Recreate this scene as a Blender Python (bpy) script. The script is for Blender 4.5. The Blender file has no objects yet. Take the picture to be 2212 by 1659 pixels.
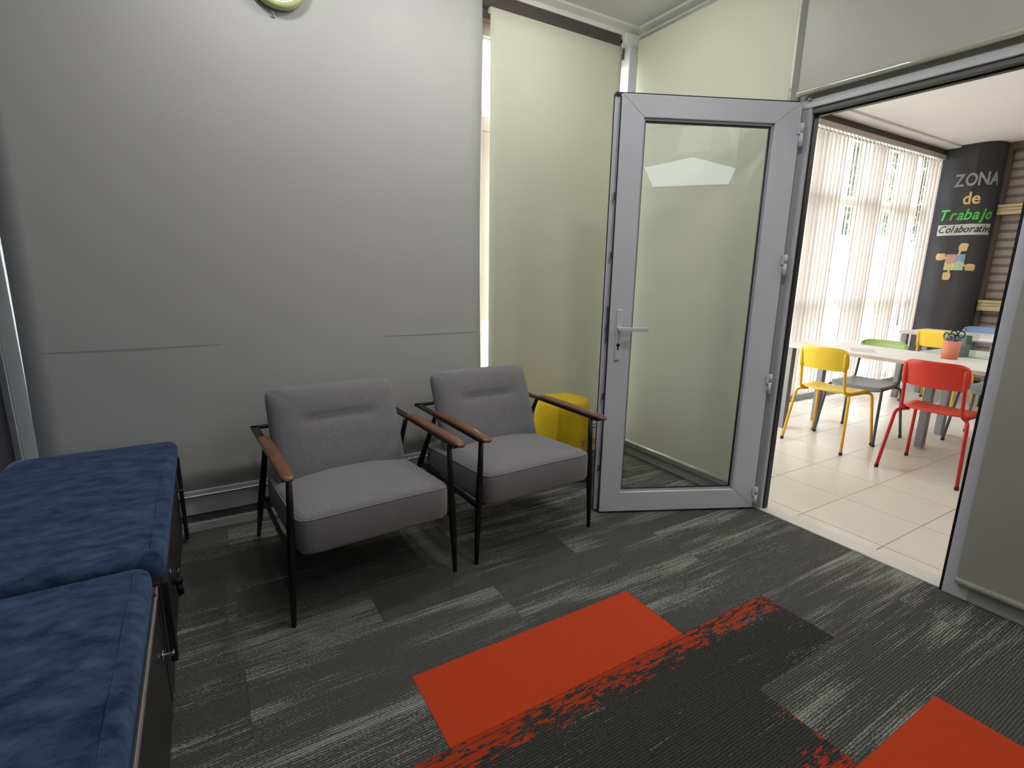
import bpy, bmesh, math, random
from mathutils import Vector, Matrix
random.seed(7)
S = bpy.context.scene
C = S.collection
PI = math.pi
R_ = math.radians

# ------------------------------------------------------------------ camera
F_PX = 1111.6
cr = Vector((0.859, -0.512, 0.017)); cu = Vector((0.096, 0.193, 0.976))
yaw, pit, rol = 1.02935451, -0.217024223, 0.0169860574
fw = Vector((math.cos(pit)*math.cos(yaw), math.cos(pit)*math.sin(yaw), math.sin(pit)))
r0 = Vector((math.sin(yaw), -math.cos(yaw), 0)); u0 = r0.cross(fw)
rr = r0*math.cos(rol)+u0*math.sin(rol); uu = u0*math.cos(rol)-r0*math.sin(rol)
cam = bpy.data.cameras.new('camera'); co = bpy.data.objects.new('camera', cam); C.objects.link(co)
M = Matrix((rr, uu, -fw)).transposed().to_4x4(); M.translation = Vector((0, 0, 1.3))
co.matrix_world = M
cam.sensor_width = 36; cam.lens = F_PX/2212*36; cam.clip_start = 0.02; cam.clip_end = 200
S.camera = co

# ------------------------------------------------------------------ world, exposure
w = bpy.data.worlds.new('sky'); S.world = w; w.use_nodes = True
bg = w.node_tree.nodes['Background']
bg.inputs[0].default_value = (0.93, 0.96, 1.0, 1); bg.inputs[1].default_value = 14.0
S.view_settings.view_transform = 'Standard'; S.view_settings.look = 'None'
S.view_settings.gamma = 1; S.view_settings.exposure = 0; S.view_settings.use_curve_mapping = False

LAMPS1 = [(0.25, 2.20, 70), (1.00, 2.20, 72), (1.75, 2.15, 72), (1.25, 0.95, 120), (0.15, -0.6, 80), (1.9, -0.7, 80)]   # room 1 x, y, radiance: two inferred downlights, then added fill lights
FILL_LAMPS2 = [(4.2, 0.2, 20.0), (6.3, 0.2, 20.0)]  # fill panels added out of view to brighten the bright room

# ------------------------------------------------------------------ materials
MATS = {}
def lin(c):
    return tuple((v/12.92 if v <= 0.04045 else ((v+0.055)/1.055)**2.4) for v in [x/255 for x in c])
def mat(name, rgb, rough=0.5, metal=0.0, noise=0.0, nscale=40, bump=0.0, bscale=200, spec=0.5, sheen=0, coat=0, stretch=None, emit=None, es=0):
    if name in MATS: return MATS[name]
    m = bpy.data.materials.new(name); m.use_nodes = True; nt = m.node_tree; b = nt.nodes['Principled BSDF']
    c = lin(rgb) if max(rgb) > 1 else tuple(rgb)
    b.inputs['Base Color'].default_value = (*c, 1); b.inputs['Roughness'].default_value = rough
    b.inputs['Metallic'].default_value = metal; b.inputs['Specular IOR Level'].default_value = spec
    if sheen: b.inputs['Sheen Weight'].default_value = sheen
    if coat: b.inputs['Coat Weight'].default_value = coat
    if emit:
        b.inputs['Emission Color'].default_value = (*emit, 1); b.inputs['Emission Strength'].default_value = es
    tc = nt.nodes.new('ShaderNodeTexCoord'); src = tc.outputs['Object']
    if stretch:
        mp = nt.nodes.new('ShaderNodeMapping'); mp.inputs['Scale'].default_value = stretch
        nt.links.new(src, mp.inputs[0]); src = mp.outputs[0]
    if noise:
        n = nt.nodes.new('ShaderNodeTexNoise'); n.inputs['Scale'].default_value = nscale; n.inputs['Detail'].default_value = 4
        nt.links.new(src, n.inputs['Vector'])
        r = nt.nodes.new('ShaderNodeMapRange'); r.inputs[1].default_value = 0.3; r.inputs[2].default_value = 0.7
        r.inputs[3].default_value = 1-noise; r.inputs[4].default_value = 1+noise
        nt.links.new(n.outputs['Fac'], r.inputs[0])
        mx = nt.nodes.new('ShaderNodeVectorMath'); mx.operation = 'SCALE'; mx.inputs[0].default_value = c
        nt.links.new(r.outputs[0], mx.inputs['Scale']); nt.links.new(mx.outputs[0], b.inputs['Base Color'])
    if bump:
        n = nt.nodes.new('ShaderNodeTexNoise'); n.inputs['Scale'].default_value = bscale; n.inputs['Detail'].default_value = 3
        nt.links.new(src, n.inputs['Vector'])
        bp = nt.nodes.new('ShaderNodeBump'); bp.inputs['Strength'].default_value = bump; bp.inputs['Distance'].default_value = 0.003
        nt.links.new(n.outputs['Fac'], bp.inputs['Height']); nt.links.new(bp.outputs[0], b.inputs['Normal'])
    MATS[name] = m
    return m

def glass_mat(name, tint=(0.93, 0.96, 0.93), refl=0.08):
    m = bpy.data.materials.new(name); m.use_nodes = True; nt = m.node_tree; nt.nodes.clear()
    o = nt.nodes.new('ShaderNodeOutputMaterial'); t = nt.nodes.new('ShaderNodeBsdfTransparent'); t.inputs[0].default_value = (*tint, 1)
    g = nt.nodes.new('ShaderNodeBsdfGlossy'); g.inputs['Roughness'].default_value = 0.0
    mx = nt.nodes.new('ShaderNodeMixShader'); geo = nt.nodes.new('ShaderNodeNewGeometry')
    dt = nt.nodes.new('ShaderNodeVectorMath'); dt.operation = 'DOT_PRODUCT'
    nt.links.new(geo.outputs['Incoming'], dt.inputs[0]); nt.links.new(geo.outputs['Normal'], dt.inputs[1])
    c1 = math_node(nt, 'SUBTRACT', 1.0, math_node(nt, 'ABSOLUTE', dt.outputs['Value']))
    fr = math_node(nt, 'ADD', math_node(nt, 'MULTIPLY', math_node(nt, 'POWER', c1, 5.0), 0.96), 0.04)
    nt.links.new(fr, mx.inputs[0]); nt.links.new(t.outputs[0], mx.inputs[1]); nt.links.new(g.outputs[0], mx.inputs[2])
    nt.links.new(mx.outputs[0], o.inputs[0]); return m

def translucent_mat(name, rgb, fac=0.5, tr=None):
    m = bpy.data.materials.new(name); m.use_nodes = True; nt = m.node_tree; nt.nodes.clear()
    o = nt.nodes.new('ShaderNodeOutputMaterial'); d = nt.nodes.new('ShaderNodeBsdfDiffuse'); t = nt.nodes.new('ShaderNodeBsdfTranslucent')
    c = lin(rgb); d.inputs[0].default_value = (*c, 1); t.inputs[0].default_value = (*(lin(tr) if tr else c), 1)
    n = nt.nodes.new('ShaderNodeTexNoise'); n.inputs['Scale'].default_value = 260
    bp = nt.nodes.new('ShaderNodeBump'); bp.inputs['Strength'].default_value = 0.1; bp.inputs['Distance'].default_value = 0.001
    nt.links.new(n.outputs['Fac'], bp.inputs['Height']); nt.links.new(bp.outputs[0], d.inputs['Normal'])
    mx = nt.nodes.new('ShaderNodeMixShader'); mx.inputs[0].default_value = fac
    nt.links.new(d.outputs[0], mx.inputs[1]); nt.links.new(t.outputs[0], mx.inputs[2]); nt.links.new(mx.outputs[0], o.inputs[0]); return m

def math_node(nt, op, a, b=None, clamp=False):
    n = nt.nodes.new('ShaderNodeMath'); n.operation = op; n.use_clamp = clamp
    for i, v in enumerate((a, b)):
        if v is None: continue
        if isinstance(v, (int, float)): n.inputs[i].default_value = v
        else: nt.links.new(v, n.inputs[i])
    return n.outputs[0]

def carpet(name, light=0.5, dark=0.5, mode='grey', ytop=0.0, xend=0.0, up=1):
    """woven planks: fine ribs along X, pale yarn streaks, optional orange fringe that frays away from the edge at ytop"""
    m = bpy.data.materials.new(name); m.use_nodes = True; nt = m.node_tree; b = nt.nodes['Principled BSDF']
    b.inputs['Roughness'].default_value = 0.95; b.inputs['Specular IOR Level'].default_value = 0.15
    geo = nt.nodes.new('ShaderNodeNewGeometry'); oi = nt.nodes.new('ShaderNodeObjectInfo')
    sep = nt.nodes.new('ShaderNodeSeparateXYZ'); nt.links.new(geo.outputs['Position'], sep.inputs[0])
    x, y = sep.outputs[0], sep.outputs[1]
    rnd = math_node(nt, 'MULTIPLY', oi.outputs['Random'], 61.0)
    def noise(sx, sy, detail=2, z=0.0, rough=0.5):
        cb = nt.nodes.new('ShaderNodeCombineXYZ')
        nt.links.new(math_node(nt, 'MULTIPLY', x, sx), cb.inputs[0]); nt.links.new(math_node(nt, 'MULTIPLY', y, sy), cb.inputs[1])
        nt.links.new(math_node(nt, 'ADD', rnd, z), cb.inputs[2])
        n = nt.nodes.new('ShaderNodeTexNoise'); n.inputs['Scale'].default_value = 1; n.inputs['Detail'].default_value = detail
        n.inputs['Roughness'].default_value = rough
        nt.links.new(cb.outputs[0], n.inputs['Vector']); return n.outputs['Fac']
    if mode == 'orange':
        f = noise(260, 260, 2)
        mr = nt.nodes.new('ShaderNodeMapRange'); nt.links.new(f, mr.inputs[0]); mr.inputs[3].default_value = 0.8; mr.inputs[4].default_value = 1.2
        mx = nt.nodes.new('ShaderNodeVectorMath'); mx.operation = 'SCALE'; mx.inputs[0].default_value = ORANGE
        nt.links.new(mr.outputs[0], mx.inputs['Scale']); nt.links.new(mx.outputs[0], b.inputs['Base Color'])
        bp = nt.nodes.new('ShaderNodeBump'); bp.inputs['Strength'].default_value = 0.4; bp.inputs['Distance'].default_value = 0.002
        nt.links.new(f, bp.inputs['Height']); nt.links.new(bp.outputs[0], b.inputs['Normal'])
        return m
    warp = math_node(nt, 'MULTIPLY', noise(9, 40, 2, 4.0), 5.0)
    rib = math_node(nt, 'SINE', math_node(nt, 'ADD', math_node(nt, 'MULTIPLY', y, 2*PI/0.0088), warp))
    patch = noise(1.3, 8, 2, 1.0)
    streak = noise(3.2, 70, 3, 2.0, 0.6)
    speck = noise(130, 210, 2, 3.0)
    v = math_node(nt, 'ADD', math_node(nt, 'MULTIPLY', patch, 1.5), math_node(nt, 'MULTIPLY', streak, 1.1))
    v = math_node(nt, 'ADD', v, math_node(nt, 'MULTIPLY', speck, 0.9))
    v = math_node(nt, 'ADD', v, math_node(nt, 'MULTIPLY', rib, 0.05))
    mr = nt.nodes.new('ShaderNodeMapRange'); nt.links.new(v, mr.inputs[0])
    mr.inputs[1].default_value = 2.16-light*0.6; mr.inputs[2].default_value = 2.55-light*0.6
    L = mr.outputs[0]
    base = math_node(nt, 'MULTIPLY', math_node(nt, 'ADD', math_node(nt, 'MULTIPLY', speck, 1.3), 0.35), 0.115*dark)
    val = math_node(nt, 'ADD', base, math_node(nt, 'MULTIPLY', L, 0.25))
    ribf = math_node(nt, 'ADD', math_node(nt, 'MULTIPLY', rib, 0.28), 0.86)
    val = math_node(nt, 'MULTIPLY', val, ribf)
    cmb = nt.nodes.new('ShaderNodeCombineXYZ')
    nt.links.new(val, cmb.inputs[0]); nt.links.new(val, cmb.inputs[1]); nt.links.new(math_node(nt, 'MULTIPLY', val, 0.93), cmb.inputs[2])
    col = cmb.outputs[0]
    if mode == 'fringe':
        d = math_node(nt, 'MULTIPLY', math_node(nt, 'SUBTRACT', ytop, y), up/0.105)           # 0 at the edge, 1 at the end of the fray
        blot = noise(20, 70, 3, 7.0, 0.6); blot2 = noise(90, 260, 1, 8.0)
        t = math_node(nt, 'ADD', math_node(nt, 'MULTIPLY', blot, 1.9), math_node(nt, 'MULTIPLY', blot2, 0.5))
        t = math_node(nt, 'SUBTRACT', t, math_node(nt, 'ADD', math_node(nt, 'MULTIPLY', math_node(nt, 'POWER', math_node(nt, 'ABSOLUTE', d), 2.2), 0.42), 1.06))
        # a second narrow fray along the short end
        dx = math_node(nt, 'MULTIPLY', math_node(nt, 'SUBTRACT', xend, x), 1/0.05)
        g = math_node(nt, 'SUBTRACT', math_node(nt, 'MULTIPLY', blot, 1.9), math_node(nt, 'ADD', math_node(nt, 'MULTIPLY', dx, 0.9), 0.72))
        g = math_node(nt, 'SUBTRACT', g, math_node(nt, 'MULTIPLY', d, 0.12))
        t = math_node(nt, 'MAXIMUM', t, g)
        t = math_node(nt, 'MULTIPLY', t, 14, True)
        rib2 = math_node(nt, 'SINE', math_node(nt, 'MULTIPLY', y, 2*PI/0.026))
        t = math_node(nt, 'MULTIPLY', t, math_node(nt, 'SUBTRACT', 1.0, math_node(nt, 'GREATER_THAN', rib2, 0.93)))
        mx = nt.nodes.new('ShaderNodeMix'); mx.data_type = 'VECTOR'
        nt.links.new(t, mx.inputs[0]); nt.links.new(col, mx.inputs[4]); mx.inputs[5].default_value = tuple(c*0.85 for c in ORANGE)
        col = mx.outputs[1]
    nt.links.new(col, b.inputs['Base Color'])
    bp = nt.nodes.new('ShaderNodeBump'); bp.inputs['Strength'].default_value = 0.8; bp.inputs['Distance'].default_value = 0.004
    h = math_node(nt, 'ADD', math_node(nt, 'MULTIPLY', rib, 0.35), speck)
    nt.links.new(h, bp.inputs['Height']); nt.links.new(bp.outputs[0], b.inputs['Normal'])
    return m
ORANGE = (0.56, 0.060, 0.019)

def velvet(name):
    m = bpy.data.materials.new(name); m.use_nodes = True; nt = m.node_tree; b = nt.nodes['Principled BSDF']
    b.inputs['Roughness'].default_value = 0.9; b.inputs['Specular IOR Level'].default_value = 0.1; b.inputs['Sheen Weight'].default_value = 0.35
    b.inputs['Sheen Tint'].default_value = (0.35, 0.5, 0.9, 1)
    geo = nt.nodes.new('ShaderNodeNewGeometry')
    mp = nt.nodes.new('ShaderNodeMapping'); mp.inputs['Scale'].default_value = (7, 12, 8); mp.inputs['Rotation'].default_value = (0, 0, 0.15)
    nt.links.new(geo.outputs['Position'], mp.inputs[0])
    n = nt.nodes.new('ShaderNodeTexNoise'); n.inputs['Scale'].default_value = 1.9; n.inputs['Detail'].default_value = 8; n.inputs['Roughness'].default_value = 0.70
    nt.links.new(mp.outputs[0], n.inputs['Vector'])
    r = nt.nodes.new('ShaderNodeValToRGB'); r.color_ramp.elements[0].position = 0.38; r.color_ramp.elements[1].position = 0.66
    r.color_ramp.elements[0].color = (0.015, 0.028, 0.068, 1); r.color_ramp.elements[1].color = (0.066, 0.108, 0.200, 1)
    nt.links.new(n.outputs['Fac'], r.inputs[0]); nt.links.new(r.outputs[0], b.inputs['Base Color'])
    n2 = nt.nodes.new('ShaderNodeTexNoise'); n2.inputs['Scale'].default_value = 400
    bp = nt.nodes.new('ShaderNodeBump'); bp.inputs['Strength'].default_value = 0.3; bp.inputs['Distance'].default_value = 0.002
    nt.links.new(n2.outputs['Fac'], bp.inputs['Height']); nt.links.new(bp.outputs[0], b.inputs['Normal'])
    return m

def stripes_mat(name, period, a, bcol):
    m = bpy.data.materials.new(name); m.use_nodes = True; nt = m.node_tree; nt.nodes['Principled BSDF'].inputs['Roughness'].default_value = 0.8
    geo = nt.nodes.new('ShaderNodeNewGeometry'); sep = nt.nodes.new('ShaderNodeSeparateXYZ'); nt.links.new(geo.outputs['Position'], sep.inputs[0])
    s = math_node(nt, 'SINE', math_node(nt, 'MULTIPLY', sep.outputs[2], 2*PI/period))
    n = nt.nodes.new('ShaderNodeTexNoise'); n.inputs['Scale'].default_value = 30; nt.links.new(geo.outputs['Position'], n.inputs['Vector'])
    s = math_node(nt, 'ADD', math_node(nt, 'MULTIPLY', s, 1.0), math_node(nt, 'MULTIPLY', n.outputs['Fac'], 0.7))
    mr = nt.nodes.new('ShaderNodeMapRange'); nt.links.new(s, mr.inputs[0]); mr.inputs[1].default_value = 0.2; mr.inputs[2].default_value = 1.2
    mx = nt.nodes.new('ShaderNodeMix'); mx.data_type = 'VECTOR'; nt.links.new(mr.outputs[0], mx.inputs[0])
    mx.inputs[4].default_value = lin(a); mx.inputs[5].default_value = lin(bcol)
    nt.links.new(mx.outputs[1], nt.nodes['Principled BSDF'].inputs['Base Color'])
    return m

def emission(name, col, strength):
    m = bpy.data.materials.new(name); m.use_nodes = True; nt = m.node_tree; nt.nodes.clear()
    o = nt.nodes.new('ShaderNodeOutputMaterial'); e = nt.nodes.new('ShaderNodeEmission'); e.inputs[0].default_value = (*col, 1); e.inputs[1].default_value = strength
    nt.links.new(e.outputs[0], o.inputs[0]); return m

M_WALL = mat('paint_wall', (188, 188, 184), 0.7, bump=0.05, bscale=60)
M_WALLD = mat('paint_slate', (70, 74, 84), 0.7, noise=0.05, bump=0.05, bscale=60)
M_CEIL1 = mat('paint_ceiling', (222, 222, 216), 0.85, bump=0.05, bscale=90)
M_CEIL2 = mat('paint_ceiling_cream', (238, 235, 234), 0.85)
M_BROWN = mat('paint_brown', (96, 84, 78), 0.8, noise=0.06)
M_BROWND = mat('paint_dark_brown', (78, 70, 68), 0.8, noise=0.04)
M_UPVC = mat('white_upvc', (214, 216, 224), 0.32, bump=0.02)
M_FRAME = mat('painted_frame', (196, 198, 203), 0.38, bump=0.03, bscale=30)
M_SKIRT = mat('skirting_paint', (182, 184, 184), 0.4)
M_DARKGAP = mat('dark_recess', (104, 104, 106), 0.8)
M_GASKET = mat('rubber_gasket', (22, 22, 24), 0.5)
M_STEEL = mat('brushed_steel', (190, 190, 192), 0.3, metal=1)
M_BLINDG = mat('grey_blind_fabric', (186, 186, 186), 0.85, noise=0.02, nscale=3, bump=0.06, bscale=500)
M_BLINDC = mat('sage_blind_fabric', (206, 206, 188), 0.75, noise=0.015, nscale=3, bump=0.05, bscale=500)
M_BLINDR = mat('glossy_blind_sheet', (172, 171, 164), 0.42, noise=0.02, nscale=3)
M_BAR = mat('blind_bar', (178, 178, 164), 0.25, coat=1.0)
M_GREYCH = mat('charcoal_wool', (127, 125, 129), 0.95, noise=0.16, nscale=180, bump=0.5, bscale=420, sheen=0.25, spec=0.2)
M_BLACK = mat('black_steel', (9, 9, 10), 0.45, bump=0.05)
M_WALNUT = mat('walnut', (112, 70, 42), 0.38, noise=0.3, nscale=9, stretch=(6, 0.8, 6), coat=0.2)
M_YELLOWF = mat('mustard_felt', (196, 164, 18), 0.95, noise=0.08, nscale=60, bump=0.3, bscale=500, sheen=0.1, spec=0.15)
M_LEATHER = mat('tan_leather', (176, 140, 110), 0.55, noise=0.1, bump=0.2)
M_VELVET = velvet('blue_velvet')
M_CAB = mat('anthracite_laminate', (72, 70, 70), 0.42, noise=0.05, nscale=60, stretch=(1, 8, 8))
M_CABF = mat('anthracite_front', (46, 45, 46), 0.45, noise=0.05, nscale=60)
M_EDGE = mat('pale_edge_band', (176, 174, 172), 0.3)
M_CHROME = mat('chrome', (220, 220, 222), 0.12, metal=1)
M_STRAP = mat('black_strap', (10, 10, 11), 0.7)
M_TILE = mat('cream_tile', (222, 216, 206), 0.26, noise=0.025, nscale=3, bump=0.01, bscale=8)
M_GROUT = mat('grout', (120, 108, 98), 0.9)
M_THRESH = mat('threshold_strip', (214, 212, 204), 0.35)
M_YEL = mat('yellow_plastic', (238, 200, 52), 0.38)
M_RED = mat('red_plastic', (228, 64, 46), 0.38)
M_GRN = mat('olive_green_plastic', (150, 172, 100), 0.4)
M_SAGE = mat('sage_plastic', (140, 158, 142), 0.4)
M_BLUE = mat('pale_blue_plastic', (120, 148, 190), 0.4)
M_GREYP = mat('grey_plastic', (138, 142, 146), 0.4)
M_YELT = mat('yellow_tube', (236, 178, 40), 0.35)
M_REDT = mat('red_tube', (198, 30, 40), 0.35)
M_GREYT = mat('grey_tube', (92, 94, 98), 0.35, metal=0.3)
M_BLUET = mat('dark_blue_tube', (60, 60, 110), 0.35)
M_FOOT = mat('black_foot', (30, 28, 26), 0.6)
M_TOP = mat('white_table_laminate', (222, 217, 213), 0.5, noise=0.01)
M_TOPG = mat('pale_green_laminate', (208, 218, 206), 0.25)
M_TEDGE = mat('birch_edge', (216, 198, 182), 0.5, noise=0.06)
M_TLEG = mat('grey_steel_leg', (128, 126, 128), 0.35, metal=0.3)
M_SLATE = mat('chalkboard_paint', (62, 61, 66), 0.75, noise=0.07, nscale=3, bump=0.04)
M_WOODT = mat('pale_oak', (176, 156, 120), 0.5, noise=0.1, nscale=10, stretch=(3, 0.6, 8))
M_FOAMGY = mat('grey_foam', (150, 152, 154), 0.8, noise=0.1)
M_FOAMTAN = mat('tan_foam', (214, 184, 128), 0.8)
M_FOAMGRN = mat('green_foam', (90, 190, 84), 0.8, noise=0.08)
M_CARDW = mat('white_card', (196, 196, 192), 0.8)
M_INK = mat('black_ink', (24, 22, 24), 0.7)
M_PZR = mat('pink_foam', (206, 150, 150), 0.8); M_PZB = mat('blue_foam', (120, 164, 190), 0.8)
M_PZY = mat('straw_foam', (206, 204, 146), 0.8); M_PZG = mat('mint_foam', (176, 198, 170), 0.8)
M_TERRA = mat('terracotta_plastic', (216, 134, 96), 0.5)
M_DKGRN = mat('dark_green_felt', (84, 104, 88), 0.8)
M_GLASS = glass_mat('clear_glass', (0.97, 0.98, 0.965))
M_WGLASS = glass_mat('window_glass', (0.97, 0.99, 0.98))
M_SLAT = translucent_mat('vertical_slat_fabric', (222, 212, 207), 0.36, (206, 196, 191))
M_LAWN = mat('lawn', (96, 108, 70), 0.9, noise=0.3, nscale=6)
M_BARK = mat('bark', (70, 60, 52), 0.9, noise=0.3, nscale=20)
M_LEAF = mat('leaf', (74, 78, 62), 0.8)
M_CLOCKG = mat('lime_clock_rim', (182, 190, 128), 0.3, coat=0.4)
M_CLOCKW = mat('clock_dial', (226, 236, 236), 0.5)

# ------------------------------------------------------------------ geometry helpers
class MB:
    def __init__(self): self.bm = bmesh.new()
    def box(self, x0, x1, y0, y1, z0, z1, mx=None, slot=0):
        vs = [self.bm.verts.new((x, y, z)) for x in (x0, x1) for y in (y0, y1) for z in (z0, z1)]
        if mx is not None:
            for v in vs: v.co = mx @ v.co
        fs = []
        for idx in ((0, 1, 3, 2), (4, 6, 7, 5), (0, 4, 5, 1), (2, 3, 7, 6), (0, 2, 6, 4), (1, 5, 7, 3)):
            f = self.bm.faces.new([vs[i] for i in idx]); f.material_index = slot; fs.append(f)
        return self
    def tube(self, pts, rad, seg=10, cap=True, slot=0):
        pts = [Vector(p) for p in pts]; n = len(pts)
        rads = rad if isinstance(rad, (list, tuple)) else [rad]*n
        rings = []; up = None
        for i, p in enumerate(pts):
            t = (pts[min(i+1, n-1)]-pts[max(i-1, 0)]).normalized()
            if up is None:
                a = Vector((0, 0, 1)) if abs(t.z) < 0.9 else Vector((1, 0, 0))
                up = (a-t*a.dot(t)).normalized()
            else:
                up = (up-t*up.dot(t)).normalized()
            s = t.cross(up)
            rings.append([self.bm.verts.new(p+(up*math.cos(2*PI*k/seg)+s*math.sin(2*PI*k/seg))*rads[i]) for k in range(seg)])
        for a, b in zip(rings, rings[1:]):
            for k in range(seg):
                f = self.bm.faces.new((a[k], a[(k+1) % seg], b[(k+1) % seg], b[k])); f.smooth = True; f.material_index = slot
        if cap:
            self.bm.faces.new(rings[0][::-1]).material_index = slot; self.bm.faces.new(rings[-1]).material_index = slot
        return self
    def prism(self, poly, z0, z1, fn=None, slot=0):
        """poly is a 2-D outline, extruded along the third axis; fn maps (u, v, w) to a point"""
        fn = fn or (lambda u, v, w: (u, v, w))
        a = [self.bm.verts.new(fn(u, v, z0)) for u, v in poly]; b = [self.bm.verts.new(fn(u, v, z1)) for u, v in poly]
        n = len(poly)
        self.bm.faces.new(a[::-1]).material_index = slot; self.bm.faces.new(b).material_index = slot
        for i in range(n):
            self.bm.faces.new((a[i], a[(i+1) % n], b[(i+1) % n], b[i])).material_index = slot
        return self
    def lathe(self, prof, c=(0, 0), seg=24, slot=0, close=True):
        rings = [[self.bm.verts.new((c[0]+r*math.cos(2*PI*k/seg), c[1]+r*math.sin(2*PI*k/seg), z)) for k in range(seg)] for r, z in prof]
        for a, b in zip(rings, rings[1:]):
            for k in range(seg):
                f = self.bm.faces.new((a[k], a[(k+1) % seg], b[(k+1) % seg], b[k])); f.smooth = True; f.material_index = slot
        if close:
            self.bm.faces.new(rings[0][::-1]); self.bm.faces.new(rings[-1])
        return self

def obj(name, mb, m, parent=None, bevel=0, seg=2, smooth=False, loc=None, rot=None, subsurf=0):
    me = bpy.data.meshes.new(name); bm = mb.bm if isinstance(mb, MB) else mb
    bmesh.ops.recalc_face_normals(bm, faces=bm.faces[:])
    if smooth:
        for f in bm.faces: f.smooth = True
    bm.to_mesh(me); bm.free()
    for mm in (m if isinstance(m, (list, tuple)) else [m]): me.materials.append(mm)
    o = bpy.data.objects.new(name, me); C.objects.link(o)
    if parent: o.parent = parent
    if loc: o.location = loc
    if rot: o.rotation_euler = rot
    if bevel:
        b = o.modifiers.new('bevel', 'BEVEL'); b.width = bevel; b.segments = seg; b.limit_method = 'ANGLE'; b.angle_limit = R_(35)
        if smooth or seg > 2:
            for p in me.polygons: p.use_smooth = True
            b.harden_normals = True
    if subsurf:
        s = o.modifiers.new('sub', 'SUBSURF'); s.levels = subsurf; s.render_levels = subsurf
    return o
def thing(name, label, cat, loc=(0, 0, 0), rz=0, group=None, kind=None):
    o = bpy.data.objects.new(name, None); C.objects.link(o); o.location = loc; o.rotation_euler = (0, 0, rz)
    o.empty_display_size = 0.1
    return tag(o, label, cat, group, kind)
def tag(o, label=None, cat=None, group=None, kind=None):
    if label: o['label'] = label
    if cat: o['category'] = cat
    if group: o['group'] = group
    if kind: o['kind'] = kind
    return o
def box(name, x0, x1, y0, y1, z0, z1, m, parent=None, bevel=0, seg=2):
    return obj(name, MB().box(x0, x1, y0, y1, z0, z1), m, parent, bevel, seg)
def copy_tree(o, parent=None):
    c = o.copy(); C.objects.link(c); c.parent = parent
    for ch in [k for k in KIDS.get(o.name, [])]: copy_tree(ch, c)
    return c
KIDS = {}
def reg(root):
    for o in bpy.data.objects:
        if o.parent: KIDS.setdefault(o.parent.name, [])
        if o.parent and o not in KIDS[o.parent.name]: KIDS[o.parent.name].append(o)

XP, YW = 2.62, 2.82            # partition plane, window wall plane
# ================================================================== SETTING, room 1
fl = box('floor', -0.80, XP+0.01, -1.5, YW+0.04, -0.12, -0.008, M_DARKGAP)
tag(fl, 'charcoal carpet floor of planks with pale streaks and orange planks', 'floor', kind='structure')
# ceiling and cornices
ce = box('ceiling', -0.95, XP+0.05, -1.6, YW+0.05, 2.82, 2.90, M_CEIL1)
tag(ce, 'pale grey ceiling of the carpeted room with the armchairs', 'ceiling', kind='structure')
def cornice(name, label, a, b, inn, z0, z1):
    mb = MB(); prof = [(0, z0), (0.035, z0), (0.045, z0+0.02), (0.085, z1-0.012), (0.095, z1), (0, z1)]
    a = Vector(a); b = Vector(b); inn = Vector(inn)
    ra = [mb.bm.verts.new(Vector((a.x, a.y, 0))+inn*d+Vector((0, 0, z))) for d, z in prof]
    rb = [mb.bm.verts.new(Vector((b.x, b.y, 0))+inn*d+Vector((0, 0, z))) for d, z in prof]
    n = len(prof); mb.bm.faces.new(ra); mb.bm.faces.new(rb[::-1])
    for i in range(n): mb.bm.faces.new((ra[i], rb[i], rb[(i+1) % n], ra[(i+1) % n]))
    return tag(obj(name, mb, M_CEIL1), label, 'cornice', kind='structure')
cornice('trim_1', 'ceiling cornice above the dark strip over the window blinds', (-0.8, YW+0.02, 0), (XP, YW+0.02, 0), (0, -1, 0), 2.775, 2.822)
cornice('trim_2', 'ceiling cornice above the glazed partition', (XP+0.02, -1.5, 0), (XP+0.02, YW+0.02, 0), (-1, 0, 0), 2.775, 2.822)
tag(box('trim_3', -0.8, 2.46, YW-0.005, YW+0.03, 2.712, 2.776, M_BROWND), 'dark brown strip under the cornice above the sage blind', 'trim', kind='structure')
# back and left walls
tag(box('wall_back', -0.95, XP+0.06, -1.62, -1.5, -0.05, 2.84, M_WALL), 'plain pale wall behind the viewpoint', 'wall', kind='structure')
tag(box('wall_left', -0.93, -0.80, -1.6, 2.90, -0.05, 2.84, M_WALLD), 'dark slate wall behind the blue cushioned benches', 'wall', kind='structure')
# window wall of room 1
wr = thing('wall_window', 'window wall behind the grey blind, pale sill boards below', 'wall', kind='structure')
box('side_panel', -0.80, -0.735, YW+0.02, 3.0, -0.02, 2.80, M_DARKGAP, wr)
box('jamb_strip', -0.735, -0.712, YW-0.002, 2.95, 0, 2.80, mat('grey_jamb', (110, 110, 114), 0.5), wr, 0.002)
box('jamb_board', -0.712, -0.660, YW+0.012, 2.95, 0, 2.80, mat('grey_jamb_board', (150, 150, 152), 0.55), wr, 0.002)
box('sill_board', -0.655, 2.62, YW+0.006, 2.95, 0.086, 0.187, M_FRAME, wr, 0.002)
box('sill_ledge', -0.655, 2.527, YW-0.016, 2.95, 0.187, 0.210, M_UPVC, wr, 0.003)
box('recess', -0.655, 2.62, YW+0.03, 2.95, 0.0, 0.087, M_DARKGAP, wr)
box('skirting', -0.655, 2.56, YW-0.002, YW+0.028, -0.008, 0.042, M_SKIRT, wr, 0.003)
box('corner_post', 2.528, 2.60, YW-0.02, 2.98, 0.0, 2.74, M_UPVC, wr, 0.004)
box('corner_block', 2.47, 2.60, YW-0.04, 2.95, 2.722, 2.785, M_CEIL1, wr, 0.008)
box('head_board', -0.66, 2.62, YW+0.03, 3.02, 2.66, 2.80, M_BROWN, wr)
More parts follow.
